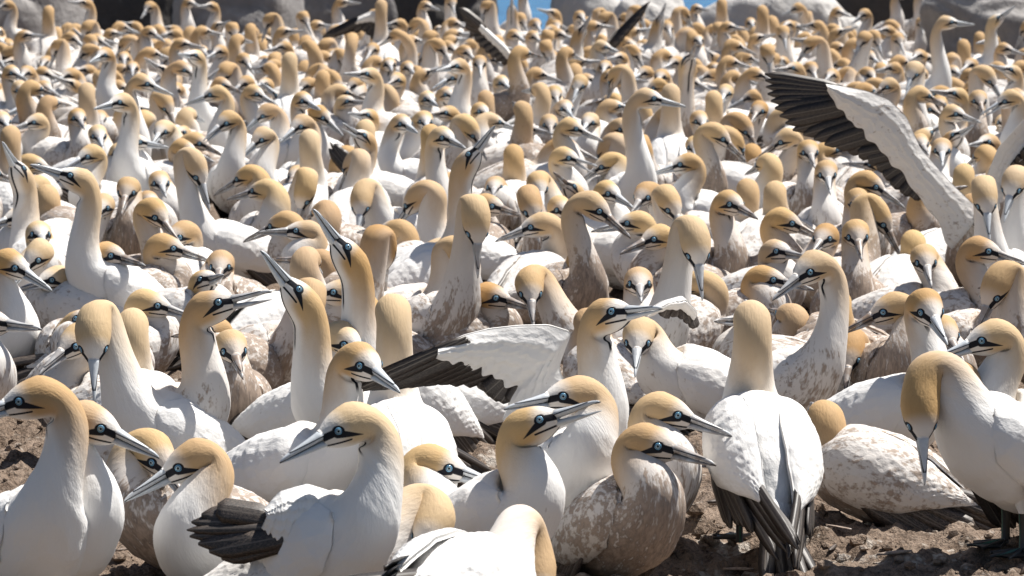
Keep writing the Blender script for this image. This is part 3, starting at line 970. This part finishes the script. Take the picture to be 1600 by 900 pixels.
bird(634, 196, 654, 203, .33, 200, 0.0, 'golden-headed white gannet looking right, upper centre')
bird(568, 181, 544, 173, .25, 160, 0.3)
bird(405, 149, 437, 163, .30, 335, 0.2)
bird(378, 133, 358, 146, .25, 200, 0.8)
bird(410, 133, 395, 134, .25, 200, 0.3)
bird(327, 150, 283, 163, .36, 235, 0.1, 'gannet with long dark bill pointing left, upper left')
bird(453, 90, 452, 82, .43, 92, 0.0, 'tall gannet facing away, column-like pale neck, upper left', away=True)
bird(506, 118, 508, 112, .28, 80, 0.0, away=True)
bird(568, 117, 537, 112, 270, 165, 0.3, 'stout golden-necked gannet with dark bill facing left, upper centre')
bird(616, 127, 602, 132, .28, 200, 0.6)
bird(700, 218, 729, 227, .41, 285, 0.3, 'upright gannet with black throat stripe looking right, upper centre', stance=.3)
bird(672, 206, 668, 198, .38, 95, 0.5, away=True)
bird(740, 242, 776, 187, 515, 20, 0.05, 'gannet pointing its dark bill steeply up to the right, centre', stance=.5)
bird(801, 237, 798, 230, .28, 85, 0.05, away=True)
bird(843, 298, 851, 328, 425, 178, 0.0, 'gannet with big round golden head bent down, upper centre', lead=.10, stance=.1)
bird(894, 249, 933, 260, .26, 350, 0.35, 'gannet with open bill calling right, upper centre', gape=16)
bird(902, 203, 948, 220, 335, 345, 0.4, 'gannet with long grey bill facing right above the calling bird')
bird(896, 233, 942, 250, .22, 0, 0.6, lead=.08)
bird(918, 194, 906, 206, .25, 250, 0.1)
bird(886, 172, 895, 180, .25, 20, 0.0, lead=.08)
bird(903, 137, 893, 159, .30, 10, 0.1, lead=.10)
bird(836, 141, 814, 143, .30, 170, 0.4, away=True)
bird(868, 151, 874, 166, .26, 300, 0.5)
bird(812, 168, 800, 160, .34, 120, 0.85, away=True)
bird(822, 84, 850, 89, .43, 340, 0.95, 'mud-brown long-necked gannet with one wing raised, top centre', away=True, wings=(-1,))
bird(708, 105, 681, 108, 262, 205, 0.0, 'tall golden-headed gannet facing left, upper centre', stance=.5)
bird(702, 124, 675, 138, .36, 240, 0.0, 'pale-faced gannet with open bill beside the tall golden-headed one', gape=8)
bird(672, 157, 686, 163, .26, 330, 0.1)
bird(665, 192, 672, 205, .25, 0, 0.1, lead=.09)
bird(758, 150, 755, 143, .28, 100, 0.5, away=True)
bird(756, 176, 774, 184, .24, 340, 0.3)
bird(788, 132, 802, 140, .26, 330, 0.1)
bird(750, 102, 752, 119, .33, 275, 0.9)
bird(1024, 156, 1078, 165, 388, 300, 0.0, 'elegant tall white gannet in profile facing right, upper centre', stance=.6)
bird(1048, 141, 1049, 133, .43, 92, 0.0, 'tall white gannet facing away behind the elegant profile bird', away=True)
bird(1060, 259, 1013, 271, .27, 210, 0.0, 'white sitting gannet with pale bill facing left, upper centre')
bird(1131, 219, 1169, 252, 368, 312, 0.85, 'muddy gannet bending its bill to touch a neighbour, right of upper centre')
bird(1217, 224, 1174, 251, 358, 170, 0.7, 'dark-billed gannet facing left, bill touching the muddy neighbour')
bird(1086, 233, 1085, 247, .24, 200, 0.2, lead=.06)
bird(1096, 192, 1105, 207, .26, 320, 0.1)
bird(1114, 151, 1113, 143, .34, 95, 0.3, 'gannet facing away with straight tan neck, right of upper centre', away=True)
bird(1183, 176, 1170, 190, 288, 355, 0.75, lead=.10)
bird(1132, 148, 1124, 160, .25, 200, 0.1)
bird(1189, 119, 1226, 131, .28, 355, 0.3, lead=.07)
bird(1078, 93, 1086, 65, 282, 255, 0.75, 'brown gannet pointing its bill straight up, top right of centre', stance=.4)
bird(1019, 139, 985, 156, .28, 200, 0.5)
bird(1031, 122, 1024, 132, .28, 180, 0.0, lead=.07)
bird(982, 126, 1014, 125, .26, 350, 0.3)
bird(1190, 259, 1166, 274, .24, 160, 0.3, away=True)
bird(1266, 241, 1270, 257, .30, 275, 0.6, 'gannet facing the camera below the large spread wing')
bird(1002, 311, 981, 334, .23, 182, 0.5, 'gannet with stretched thick neck and bill down left, centre', lead=.09)
bird(940, 332, 987, 368, .37, 300, 0.85, 'long-necked gannet with mud-caked chest, bill slanting right, centre', stance=.2)
bird(881, 331, 900, 347, .24, 185, 0.2, lead=.09)
bird(959, 305, 989, 319, .25, 350, 0.2)
bird(1014, 376, 967, 391, .24, 185, 0.75, 'gannet with black-lined bill pointing left, centre')
bird(1150, 322, 1182, 335, .33, 300, 0.75, 'gannet with speckled breast glancing right, right of centre')
bird(1165, 292, 1160, 286, .25, 150, 0.4, away=True)
bird(1212, 296, 1218, 290, .26, 60, 0.4, away=True)
bird(1239, 351, 1296, 375, 500, 340, 0.85, 'large muddy gannet with long dark bill facing right, right of centre', stance=0)
bird(1284, 376, 1262, 392, .24, 205, 0.6)
bird(1340, 374, 1342, 400, .30, 272, 0.85, 'muddy gannet facing the camera head-on, right')
bird(1343, 322, 1346, 347, 448, 265, 0.6, lead=.05)
bird(1370, 294, 1414, 322, .30, 305, 0.6, 'gannet with round muddy breast, bill slanting right, below the spread wing')
bird(1293, 276, 1294, 298, .29, 265, 0.3)
bird(1426, 374, 1430, 367, .22, 60, 0.3, away=True)
bird(1541, 325, 1543, 374, 520, 248, 0.0, 'white gannet bowing towards the camera, right', lead=.09, stance=.3)
bird(1580, 300, 1564, 342, 492, 265, 0.0, 'white gannet with pale bill hanging down at the right edge', stance=.35)
bird(1549, 395, 1605, 408, 565, 335, 0.6, 'gannet facing right, bill running off the right edge', stance=0)
bird(1447, 414, 1450, 440, 560, 335, 0.5, 'gannet facing the camera with black wing tip stretching left, right', stance=.05)
bird(1505, 345, 1512, 340, .2, 40, 0.2, away=True)
bird(1472, 238, 1468, 255, .28, 250, 0.0)
bird(1507, 268, 1515, 262, .26, 60, 0.1, away=True)
bird(1499, 180, 1530, 188, 308, 340, 0.4, 'gannet with thick golden neck facing right above the spread wing')
bird(1567, 160, 1527, 181, 312, 220, 0.0, 'gannet with pale open bill facing left, upper right', gape=8)
bird(1424, 119, 1412, 146, 272, 250, 0.1, 'gannet with golden head drooping sideways, upper right', lead=.04)
bird(1525, 141, 1536, 151, .28, 345, 0.2)
bird(1531, 160, 1533, 176, .34, 270, 0.95)
bird(1574, 110, 1545, 99, .36, 200, 0.2, 'golden-necked gannet with lifted bill at the upper right edge')
bird(1488, 36, 1528, 37, 215, 320, 0.0, 'tall white gannet standing above the crowd, bill right, top right', stance=.8)
bird(1562, 28, 1587, 6, 158, 340, 0.0, 'gannet with raised bill against the dark rock, top right', stance=.5)
bird(1530, 56, 1532, 50, .28, 80, 0.7, away=True)
bird(1545, 64, 1522, 66, .28, 190, 0.3)
bird(1576, 78, 1601, 84, .3, 340, 0.1)
bird(1504, 68, 1503, 60, .33, 95, 0.2, away=True)
bird(1513, 103, 1496, 110, .26, 200, 0.1)
bird(1523, 120, 1550, 128, .25, 340, 0.3)
bird(1433, 88, 1417, 92, .28, 200, 0.0)
bird(1439, 118, 1434, 124, .24, 250, 0.1)
bird(1441, 40, 1441, 56, .3, 270, 0.0)
bird(1382, 48, 1358, 47, .3, 190, 0.1)
bird(1406, 66, 1412, 84, .28, 300, 0.1)
bird(1346, 25, 1328, 36, .36, 200, 0.2)
bird(1415, -8, 1440, -5, .43, 320, 0.0)
bird(1450, -10, 1470, -6, .43, 300, 0.0)
# the bird with both wings raised, its head bowed behind a neighbour
bird(1528, 345, 1535, 385, 478, 262, 0.7, 'muddy gannet flapping with both wings raised high, right', lead=.05, stance=.35, wings=())
# back rows, the ones that stand out
bird(77, 15, 77, 8, .42, 92, 0.0, away=True)
bird(6, 10, -14, 18, .38, 200, 0.1)
bird(128, 5, 106, 1, .43, 200, 0.0)
bird(230, 14, 221, 28, .34, 200, 0.1, lead=.07)
bird(300, 6, 318, 10, .36, 300, 0.0)
bird(326, 10, 308, 8, .36, 220, 0.0)
bird(540, 4, 576, 4, .38, 330, 0.0)
bird(596, 6, 596, 0, 140, 92, 0.1, 'back-row gannet with one wing drooped out to the left', away=True, wings=(-1,))
bird(670, 10, 689, 15, .36, 320, 0.0)
bird(707, 8, 712, 25, .38, 270, 0.2)
bird(800, 12, 799, -18, .38, 250, 0.0)
bird(828, -10, 845, -8, .42, 320, 0.0)
bird(910, 46, 928, 12, .40, 20, 0.2)
bird(1031, 30, 1041, -2, .40, 20, 0.2)
bird(1128, 2, 1130, -6, .40, 80, 0.1, away=True)
bird(1190, 14, 1188, 6, .42, 95, 0.0, away=True)
bird(1270, 112, 1277, 130, .28, 290, 0.7)
bird(1315, 76, 1351, 83, .26, 345, 0.5)
bird(1315, 50, 1346, 38, .33, 350, 0.1)
bird(299, 88, 281, 81, 252, 255, 0.0, 'white-faced upright gannet with long black throat stripe, top left', stance=.5)
bird(291, 70, 323, 73, .36, 340, 0.2)
bird(45, 56, 73, 54, .38, 340, 0.2)
bird(158, 88, 143, 94, .42, 200, 0.0)
bird(130, 86, 106, 112, .28, 170, 0.1, lead=.06)
bird(38, 116, 30, 124, .28, 160, 0.1, lead=.06)
bird(24, 116, 47, 123, .33, 330, 0.2)
bird(339, 82, 323, 89, .3, 210, 0.0)
bird(450, 50, 482, 46, .36, 340, 0.1)
bird(617, 38, 589, 38, .36, 190, 0.0)
bird(580, 80, 572, 92, .28, 180, 0.1)
bird(385, 98, 400, 116, .28, 320, 0.1)
bird(345, 40, 362, 30, .36, 340, 0.2)
bird(860, 20, 838, 12, .33, 200, 0.1)
bird(985, 70, 1008, 80, .28, 340, 0.1)
bird(948, 75, 978, 84, .30, 330, 0.1, 'gannet with a dark wing raised diagonally to the right, top centre', wings=(-1,))
bird(1093, 14, 1108, 14, .33, 330, 0.3)
bird(640, 108, 652, 116, .27, 320, 0.1)

NLIST = len(B)
POSES = []
for d in B:
    kw = d['kw']
    d['P'] = pose(d['ex'], d['ey'], d['tx'], d['ty'], d['gy'], d['heading'], kw.get('away', False), kw.get('lead'), kw.get('pitch'), kw.get('stance'), lift=kw.get('lift', 0.0))

# the rest of the crowd: sitting birds on their own nests between the ones above
occ = [np.array([(d['P']['N'] - d['P']['ax'] * .14)[:2], d['P']['E'][:2]]) for d in B]
occ = np.concatenate(occ)
extra = []
rf = random.Random(21)
y = 8.4
while y < 25.0:
    near = y < 13.5
    step = 0.27 if near else 0.27
    half = 0.150 * y
    x = -half + rf.random() * step
    while x < half:
        px_, py_ = x + rf.uniform(-.10, .10), y + rf.uniform(-.12, .12)
        dmin = 0.20 if near else 0.165
        if np.min(np.hypot(occ[:, 0] - px_, (occ[:, 1] - py_))) > dmin:
            he = rf.choice((.19, .21, .23, .25)) if near else rf.choice((.17, .19, .21, .22, .23, .24, .26, .29, .34))
            extra.append((px_, py_, he))
            occ = np.vstack([occ, [[px_, py_]]])
        x += step
    y += 0.26 if near else 0.275
def project(p):
    d = np.asarray(p) - np.array([0, 0, CAM_H])
    dep = d[1] * CP - d[2] * SP
    up_ = d[1] * SP + d[2] * CP
    return 800 + F_PX * d[0] / dep, 450 - F_PX * up_ / dep, dep
for (wx, wy, he) in extra:
    ex, ey, dep = project((wx, wy, he))
    if not (-40 < ex < 1640) or ey < -60 or (ex > 1425 and dep > 21.4) or (ex < 480 and dep > 24.2):
        continue
    gx, gy_, _ = project((wx, wy, 0.0))
    ppm = F_PX / dep
    if any(math.hypot(l['ex'] - ex, l['ey'] - ey) < .07 * ppm for l in B[:NLIST]):
        continue
    if wy < 13.5 and any(l['P']['D'] > dep and abs(l['ex'] - ex) < .06 * ppm and -.05 * ppm < l['ey'] - ey < .08 * ppm for l in B[:NLIST]):
        continue
    a = rf.random() * 360
    if 35 < a < 145 and rf.random() < .6:
        a = (a + 180 + rf.uniform(-60, 60)) % 360
    kind = rf.random()
    turn = rf.uniform(-40, 40)
    lead_ = None
    if kind < .50:
        pz = -rf.uniform(-.1, .45)
    elif kind < .74:
        pz = -rf.uniform(.72, .95); lead_ = rf.uniform(.06, .12); turn = rf.uniform(-70, 70)
    elif kind < .92:
        pz = -rf.uniform(.1, .5); turn = rf.choice((-1, 1)) * rf.uniform(80, 150); lead_ = rf.uniform(-.05, 0)
    else:
        pz = rf.uniform(.2, .8)
    ch = math.sqrt(1 - pz * pz)
    bx, by = math.cos(math.radians(a)) * ch, math.sin(math.radians(a)) * ch
    tx, ty = ex + bx * .108 * ppm, ey - pz * .108 * ppm
    soil = rf.choice((0, .2, .4, .5, .6, .7, .8, .9, .95))
    kw = dict(away=by > 0, lead=lead_)
    d = dict(ex=ex, ey=ey, tx=tx, ty=ty, gy=gy_, heading=a + turn, soil=soil, label=None, kw=kw)
    d['P'] = pose(ex, ey, tx, ty, gy_, d['heading'], kw['away'], kw['lead'], None, None, neckfat=rf.uniform(0, .007))
    B.append(d)

# ------------------------------------------------------------------ labels of the birds that have none of their own
WORDS = ['first', 'second', 'third', 'fourth', 'fifth', 'sixth', 'seventh', 'eighth', 'ninth', 'tenth', 'eleventh', 'twelfth', 'thirteenth',
         'fourteenth', 'fifteenth', 'sixteenth', 'seventeenth', 'eighteenth', 'nineteenth', 'twentieth']
def look(d):
    s = d['soil']
    c = 'mud-caked' if s > .8 else 'muddy' if s > .55 else 'smudged' if s > .25 else 'white'
    b = d['P']['b']
    if b[2] > .6: p = 'with bill raised'
    elif b[2] < -.7: p = 'with bill tucked down'
    elif b[1] > .75: p = 'facing away'
    elif b[1] < -.75: p = 'facing the camera'
    else: p = 'facing right' if b[0] > 0 else 'facing left'
    return c, p
B.sort(key=lambda d: -d['P']['ppm'])
shown = [d for d in B if d['ey'] < 1100]
MAXN = 300
shown.sort(key=lambda d: (d['label'] is None, -d['P']['ppm']))
solo, rest = shown[:MAXN], shown[MAXN:]
named = [d for d in solo if d['label']]
plain = [d for d in solo if not d['label']]
SIDES = ((320, 'far left'), (640, 'left of centre'), (960, 'centre'), (1280, 'right of centre'), (9999, 'far right'))
ROWS = ((90, 'hindmost rows'), (160, 'back rows'), (260, 'upper rows'), (900, 'middle rows'))
buckets = {}
for d in plain:
    c, p = look(d)
    side = next(n for lim, n in SIDES if d['ex'] < lim)
    row = next(n for lim, n in ROWS if d['ey'] < lim)
    buckets.setdefault((c, p, side, row), []).append(d)
for (c, p, side, row), L in buckets.items():
    L.sort(key=lambda d: d['ex'])
    for i, d in enumerate(L):
        if len(L) == 1:
            d['label'] = f'{c} gannet {p}, {row}, {side}'
        else:
            d['label'] = f'{WORDS[i]} from left of {c} gannets {p}, {row}, {side}'

# ------------------------------------------------------------------ build the flock
ROOTS = {}
for i, d in enumerate(solo):
    P = d['P']
    lod = 0 if P['ppm'] > 430 else 1
    tint = rf.random() * 0.8 + (0.2 if d['soil'] > .5 else 0)
    group = 'gannets of the breeding colony'
    ROOTS[id(d)] = build_gannet(P, d['label'], group, d['soil'], min(1, tint), d['kw'].get('gape', 0), lod, d['kw'].get('wings', (1, -1)), i)

# those too far back to pick out one by one
mats = [M_BODY, M_BILL, M_EYE, M_WING, M_BLACK]
Vs, Fs, Is, Hs, base_i = [], [], [], [], 0
def add_part(V, F, mi, hc=None):
    global base_i
    V = np.asarray(V)
    Vs.append(V); Hs.append(np.zeros_like(V) if hc is None else hc)
    Fs.extend([[base_i + k for k in f] for f in F]); Is.extend([mi] * len(F))
    base_i += len(V)
def mesh_data(me):
    co = np.empty(len(me.vertices) * 3, np.float32); me.vertices.foreach_get('co', co)
    return co.reshape(-1, 3), [list(p.vertices) for p in me.polygons]
CACHE = {}
for d in rest:
    P = d['P']
    V, F, hc, _ = body_mesh(P, 2)
    add_part(V, F, 0, hc)
    tm = torso_matrix(P)
    items = [(ME_UPPER, head_matrix(P), 1), (ME_LOWER, head_matrix(P), 1)] + [(me, M, 2) for nm, me, M in head_parts(P, 0)[2:]]
    items += [(ME_WING[s, 2], tm, 3) for s in (1, -1)]
    for me, M, mi in items:
        if me.name not in CACHE: CACHE[me.name] = mesh_data(me)
        co, fc = CACHE[me.name]
        R = np.array(M)
        add_part(co @ R[:3, :3].T + R[:3, 3], fc, mi)
if rest:
    o = new_obj('distant_gannets', mesh_from('distant_gannets', np.concatenate(Vs), Fs, mats, mat_idx=Is, hc=np.concatenate(Hs)), soil=0.5, tint=0.7)
    o['kind'] = 'stuff'; o['label'] = 'farthest gannets merging into one crowd before the rocks'; o['category'] = 'birds'
print('birds', len(B), 'listed', NLIST, 'solo', len(solo), 'rest', len(rest))

# ------------------------------------------------------------------ spread wings
def spread_wing(label_key, lead, trail, pairs, thick=0.012, fsoil=None, dense=0, wsoil_shade=0.16):
    """lead, trail: matching points (x, y, metres nearer or farther) from root to hand; pairs: feather base and tip"""
    d = next(q for q in solo if q['label'] and label_key in q['label'])
    root = ROOTS[id(d)]
    P = d['P']
    off = np.array(root.location)
    pt = lambda q: at(q[0], q[1], P['D'] + q[2]) - off
    A = np.array([pt(q) for q in lead]); Bp = np.array([pt(q) for q in trail])
    nu, nv = 84, 40
    def samp(Q, n):
        s = np.concatenate([[0], np.cumsum(np.linalg.norm(np.diff(Q, axis=0), axis=1))]) / np.sum(np.linalg.norm(np.diff(Q, axis=0), axis=1))
        return lambda u: np.stack([np.interp(u, np.linspace(0, 1, len(Q)) if n else s, Q[:, k]) for k in range(3)], -1)
    fa, fb = samp(A, 1), samp(Bp, 1)
    u = np.linspace(0, 1, nu)
    a, b = fa(u), fb(u)
    for _ in range(3):
        a[1:-1] = (a[:-2] + 2 * a[1:-1] + a[2:]) / 4; b[1:-1] = (b[:-2] + 2 * b[1:-1] + b[2:]) / 4
    nrm = np.cross(a[-1] - a[0], b[nu // 3] - a[nu // 3]); nrm = unit(nrm)
    v = np.linspace(0, 1, nv)
    rag = 1 + 0.035 * np.sin(u * 61) + 0.03 * np.sin(u * 37 + 1)
    V = []
    for layer in (1, -1):
        for i in range(nu):
            th = thick * 0.62 * (0.12 + np.sin(np.pi * np.minimum(1, v * 1.0 + 0.12)) ** .7 * np.exp(-2.2 * v)) * (1 - 0.6 * u[i])
            pts = a[i] + (b[i] - a[i]) * (v * rag[i])[:, None] + nrm * (layer * th + 0.018 * np.sin(np.pi * v) + layer * 0.0030 * (((v * 5.5 + 0.9 * ((u[i] * 17 + np.floor(v * 5.5) * .5) % 1.0 - .5) ** 2) % 1.0) ** 1.6) * np.clip((v - .12) * 6, 0, 1))[:, None]
            V.append(pts)
    V = np.concatenate(V); n = nu * nv
    F = grid_faces(nu, nv, closed=False) + [f[::-1] for f in grid_faces(nu, nv, closed=False, base=n)]
    for i in range(nu - 1):
        for e in (0, nv - 1):
            p, q = i * nv + e, (i + 1) * nv + e
            F.append([p, q, q + n, p + n])
    for k in range(nv - 1):
        for e in (0, nu - 1):
            p = e * nv + k
            F.append([p, p + 1, p + 1 + n, p + n])
    w = new_obj('wing', mesh_from('spread_wing', V, F, M_WING), root, None, wsoil_shade)
    # flight feathers, each its own blade; trail-side pairs of base and tip
    nf = len(pairs)
    Q0 = np.array([pt((p[0], p[1], p[4])) for p in pairs]); Q1 = np.array([pt((p[2], p[3], p[4])) for p in pairs])
    if dense:
        uu_ = np.linspace(0, nf - 1, dense)
        Q0 = np.stack([np.interp(uu_, np.arange(nf), Q0[:, k]) for k in range(3)], -1); Q1 = np.stack([np.interp(uu_, np.arange(nf), Q1[:, k]) for k in range(3)], -1)
        nf = dense
    for k in range(nf):
        tv = Q1[k] - Q0[k]
        o_ = Q0[k] - tv * 0.25 - nrm * 0.004
        tv = Q1[k] - o_
        sp = np.linalg.norm(Q1[min(k + 1, nf - 1)] - Q1[max(k - 1, 0)]) / (min(k + 1, nf - 1) - max(k - 1, 0))
        W = min(0.044, max(0.019, sp * 1.7))
        L = np.linalg.norm(tv)
        M = basis(o_ + nrm * (0.0022 * k / nf), tv, unit(nrm + 0.10 * unit(Q1[0] - Q1[-1])))
        vb, fb_ = blade(L, W, 0.88 if L < .12 else .7, camber=0.0016, endk=0.5 if L < .12 else .86)
        new_obj('flight_feather', mesh_from('flight_feather', vb, fb_, M_BLACK), w, M, 0.1 if fsoil is None else fsoil)
    return w

# wing of the upright bird in the centre, held out to the left
spread_wing('raised right wing spread',
    [(905, 640, -.02), (872, 575, -.02), (893, 518, -.03), (858, 507, -.04), (810, 508, -.05), (765, 513, -.06), (725, 523, -.07), (684, 541, -.08)],
    [(782, 694, -.02), (788, 650, -.02), (806, 606, -.03), (775, 592, -.04), (752, 580, -.05), (728, 574, -.06), (706, 570, -.07), (680, 562, -.08)],
    [(812, 598, 796, 628, -.03), (802, 595, 778, 630, -.03), (790, 590, 762, 618, -.04), (776, 582, 740, 596, -.04), (760, 574, 708, 592, -.05), (745, 567, 672, 596, -.06),
     (730, 561, 637, 601, -.07), (716, 556, 602, 607, -.08), (706, 552, 577, 612, -.08), (698, 548, 558, 614, -.09), (692, 543, 547, 607, -.09)],
    thick=.016, dense=15)
# big raised wing on the right; its soil tone also paints underside shade
spread_wing('flapping with both wings', wsoil_shade=.34, lead=
    [(1532, 330, 0), (1484, 284, -.02), (1438, 232, -.04), (1416, 182, -.06), (1390, 156, -.07), (1355, 142, -.07), (1320, 135, -.08), (1290, 131, -.08)], trail=
    [(1488, 388, 0), (1446, 320, -.02), (1406, 268, -.04), (1378, 238, -.06), (1350, 208, -.07), (1328, 188, -.07), (1308, 166, -.08), (1292, 142, -.08)], pairs=
    [(1452, 300, 1440, 313, -.02), (1434, 286, 1417, 308, -.03), (1414, 268, 1392, 290, -.04), (1400, 252, 1372, 264, -.05), (1386, 238, 1350, 245, -.06), (1370, 224, 1324, 234, -.06), (1354, 208, 1294, 229, -.07),
     (1338, 194, 1267, 216, -.07), (1324, 180, 1240, 205, -.07), (1314, 168, 1222, 188, -.08), (1306, 158, 1210, 168, -.08), (1300, 148, 1200, 150, -.08), (1295, 140, 1196, 132, -.08), (1292, 133, 1195, 116, -.08)],
    thick=.016, dense=22)
spread_wing('flapping with both wings',
    [(1534, 325, -.02), (1538, 285, -.03), (1560, 230, -.04), (1602, 184, -.04), (1650, 160, -.04)],
    [(1560, 330, -.02), (1572, 292, -.03), (1596, 250, -.04), (1628, 222, -.04), (1668, 180, -.04)],
    [(1570, 290, 1588, 302, -.03), (1584, 258, 1602, 270, -.03), (1596, 242, 1614, 256, -.04), (1620, 222, 1648, 244, -.04), (1642, 195, 1692, 208, -.04), (1652, 175, 1712, 172, -.04)],
    thick=.018, dense=10)
# brown raised wing of the mud-brown bird at the top
spread_wing('with one wing raised',
    [(806, 92, 0), (790, 70, -.02), (768, 50, -.03), (752, 36, -.04)],
    [(796, 98, 0), (782, 80, -.02), (762, 62, -.03), (747, 46, -.04)],
    [(792, 92, 783, 98, -.01), (780, 80, 768, 88, -.02), (768, 66, 752, 74, -.03), (758, 54, 738, 56, -.03), (753, 46, 726, 36, -.04), (750, 38, 717, 12, -.05)],
    thick=.012, fsoil=.5, dense=10)
# drooping wing in the back row
spread_wing('drooped out to the left',
    [(602, 24, 0), (595, 14, -.02), (578, 18, -.03), (560, 26, -.04)],
    [(592, 44, 0), (582, 36, -.02), (566, 36, -.03), (554, 38, -.04)],
    [(590, 40, 592, 74, -.01), (586, 38, 584, 62, -.02), (580, 36, 566, 48, -.03), (570, 35, 540, 50, -.03), (562, 34, 518, 58, -.04), (556, 32, 503, 60, -.04)],
    thick=.012, dense=11)
# lifted wing of the preening white bird
spread_wing('under its lifted wing',
    [(1080, 480, -.08), (1064, 462, -.10), (1035, 470, -.14), (1002, 490, -.16), (985, 505, -.16)],
    [(1084, 500, -.08), (1066, 484, -.10), (1040, 484, -.14), (1010, 498, -.16), (990, 512, -.16)],
    [(1078, 484, 1088, 512, -.08), (1070, 478, 1072, 500, -.09), (1058, 476, 1055, 494, -.10), (1044, 480, 1036, 496, -.12)],
    thick=.014, fsoil=.5, dense=6)
# lifted black wing tips of the bird with the thrown-up bill
spread_wing('lifted black wing tips',
    [(568, 285, .05), (560, 276, .05), (552, 268, .05)],
    [(574, 290, .05), (566, 284, .05), (558, 278, .05)],
    [(566, 284, 552, 246, .05), (562, 280, 540, 238, .05), (558, 276, 528, 228, .05), (556, 276, 516, 219, .05), (554, 278, 514, 232, .05)],
    thick=.008, dense=6)
# dark wing raised diagonally at the top
spread_wing('raised diagonally',
    [(932, 88, .03), (946, 66, .03), (962, 48, .03), (976, 36, .03)],
    [(944, 90, .03), (957, 72, .03), (970, 54, .03), (981, 42, .03)],
    [(950, 78, 968, 62, .03), (960, 64, 984, 44, .03), (968, 54, 1000, 26, .03), (974, 46, 1012, 8, .03), (976, 40, 1016, 2, .03)],
    thick=.010, fsoil=.5, dense=8)

# ------------------------------------------------------------------ moulted feathers lying on the soil
V, F = blade(0.085, 0.017, 0.6, camber=0.003, n=8)
ME_LOOSE_W = mesh_from('loose_feather', V, F, M_WING)
ME_LOOSE_B = mesh_from('loose_feather', V, F, M_BLACK)
for i, (px, gy_, ang, sc, dark, label) in enumerate((
        (1105, 812, 20, 1.1, 1, 'dark moulted feather left of the tall back-facing bird'), (1330, 848, 150, .8, 0, 'pale moulted feather on soil below the muddy sitting bird'),
        (1395, 806, 35, 1.3, 1, 'long dark moulted feather by the arched-neck bird'), (1130, 872, -25, .9, 0, 'pale moulted feather near the bottom, right of the mud-caked bird'),
        (1370, 880, 10, 1.0, 0, 'pale moulted feather lying near the bottom edge, right'), (1296, 868, 70, .7, 1, 'small dark moulted feather on open soil, bottom right'),
        (180, 872, 15, .8, 0, 'pale moulted feather on the soil patch, bottom left'), (1560, 872, -10, 1.0, 1, 'dark moulted feather beneath the arched-neck bird'))):
    D = depth_of(gy_); p = at(px, gy_, D)
    o = new_obj('loose_feather', ME_LOOSE_B if dark else ME_LOOSE_W, None, None, 0.95)
    zz_ = max(float(ground_height(np.array([p[0] + dx]), np.array([p[1] + dy]))[0]) for dx in (0, .04, -.04) for dy in (0, .04, -.04))
    o.location = (p[0], p[1], zz_ + 0.004)
    o.rotation_euler = (0.15, -0.12, math.radians(ang)); o.scale = (sc * .8, sc * .9, sc * .8)
    o['label'] = label; o['category'] = 'feather'; o['group'] = 'moulted feathers on the ground'

# ruffled wing of the large white bird in the front row: its black tips stand off to the left
spread_wing('over its ruffled wing', wsoil_shade=.02, thick=.012, dense=8, fsoil=.3, lead=
    [(520, 770, .10), (478, 756, .05), (436, 768, .03), (412, 796, .02)], trail=
    [(512, 842, .04), (470, 846, .0), (432, 842, 0), (408, 826, .01)], pairs=
    [(446, 842, 345, 872, 0), (432, 838, 318, 856, 0), (420, 830, 296, 838, .01), (414, 822, 290, 824, .01), (410, 812, 304, 806, .02), (408, 804, 338, 794, .02)])
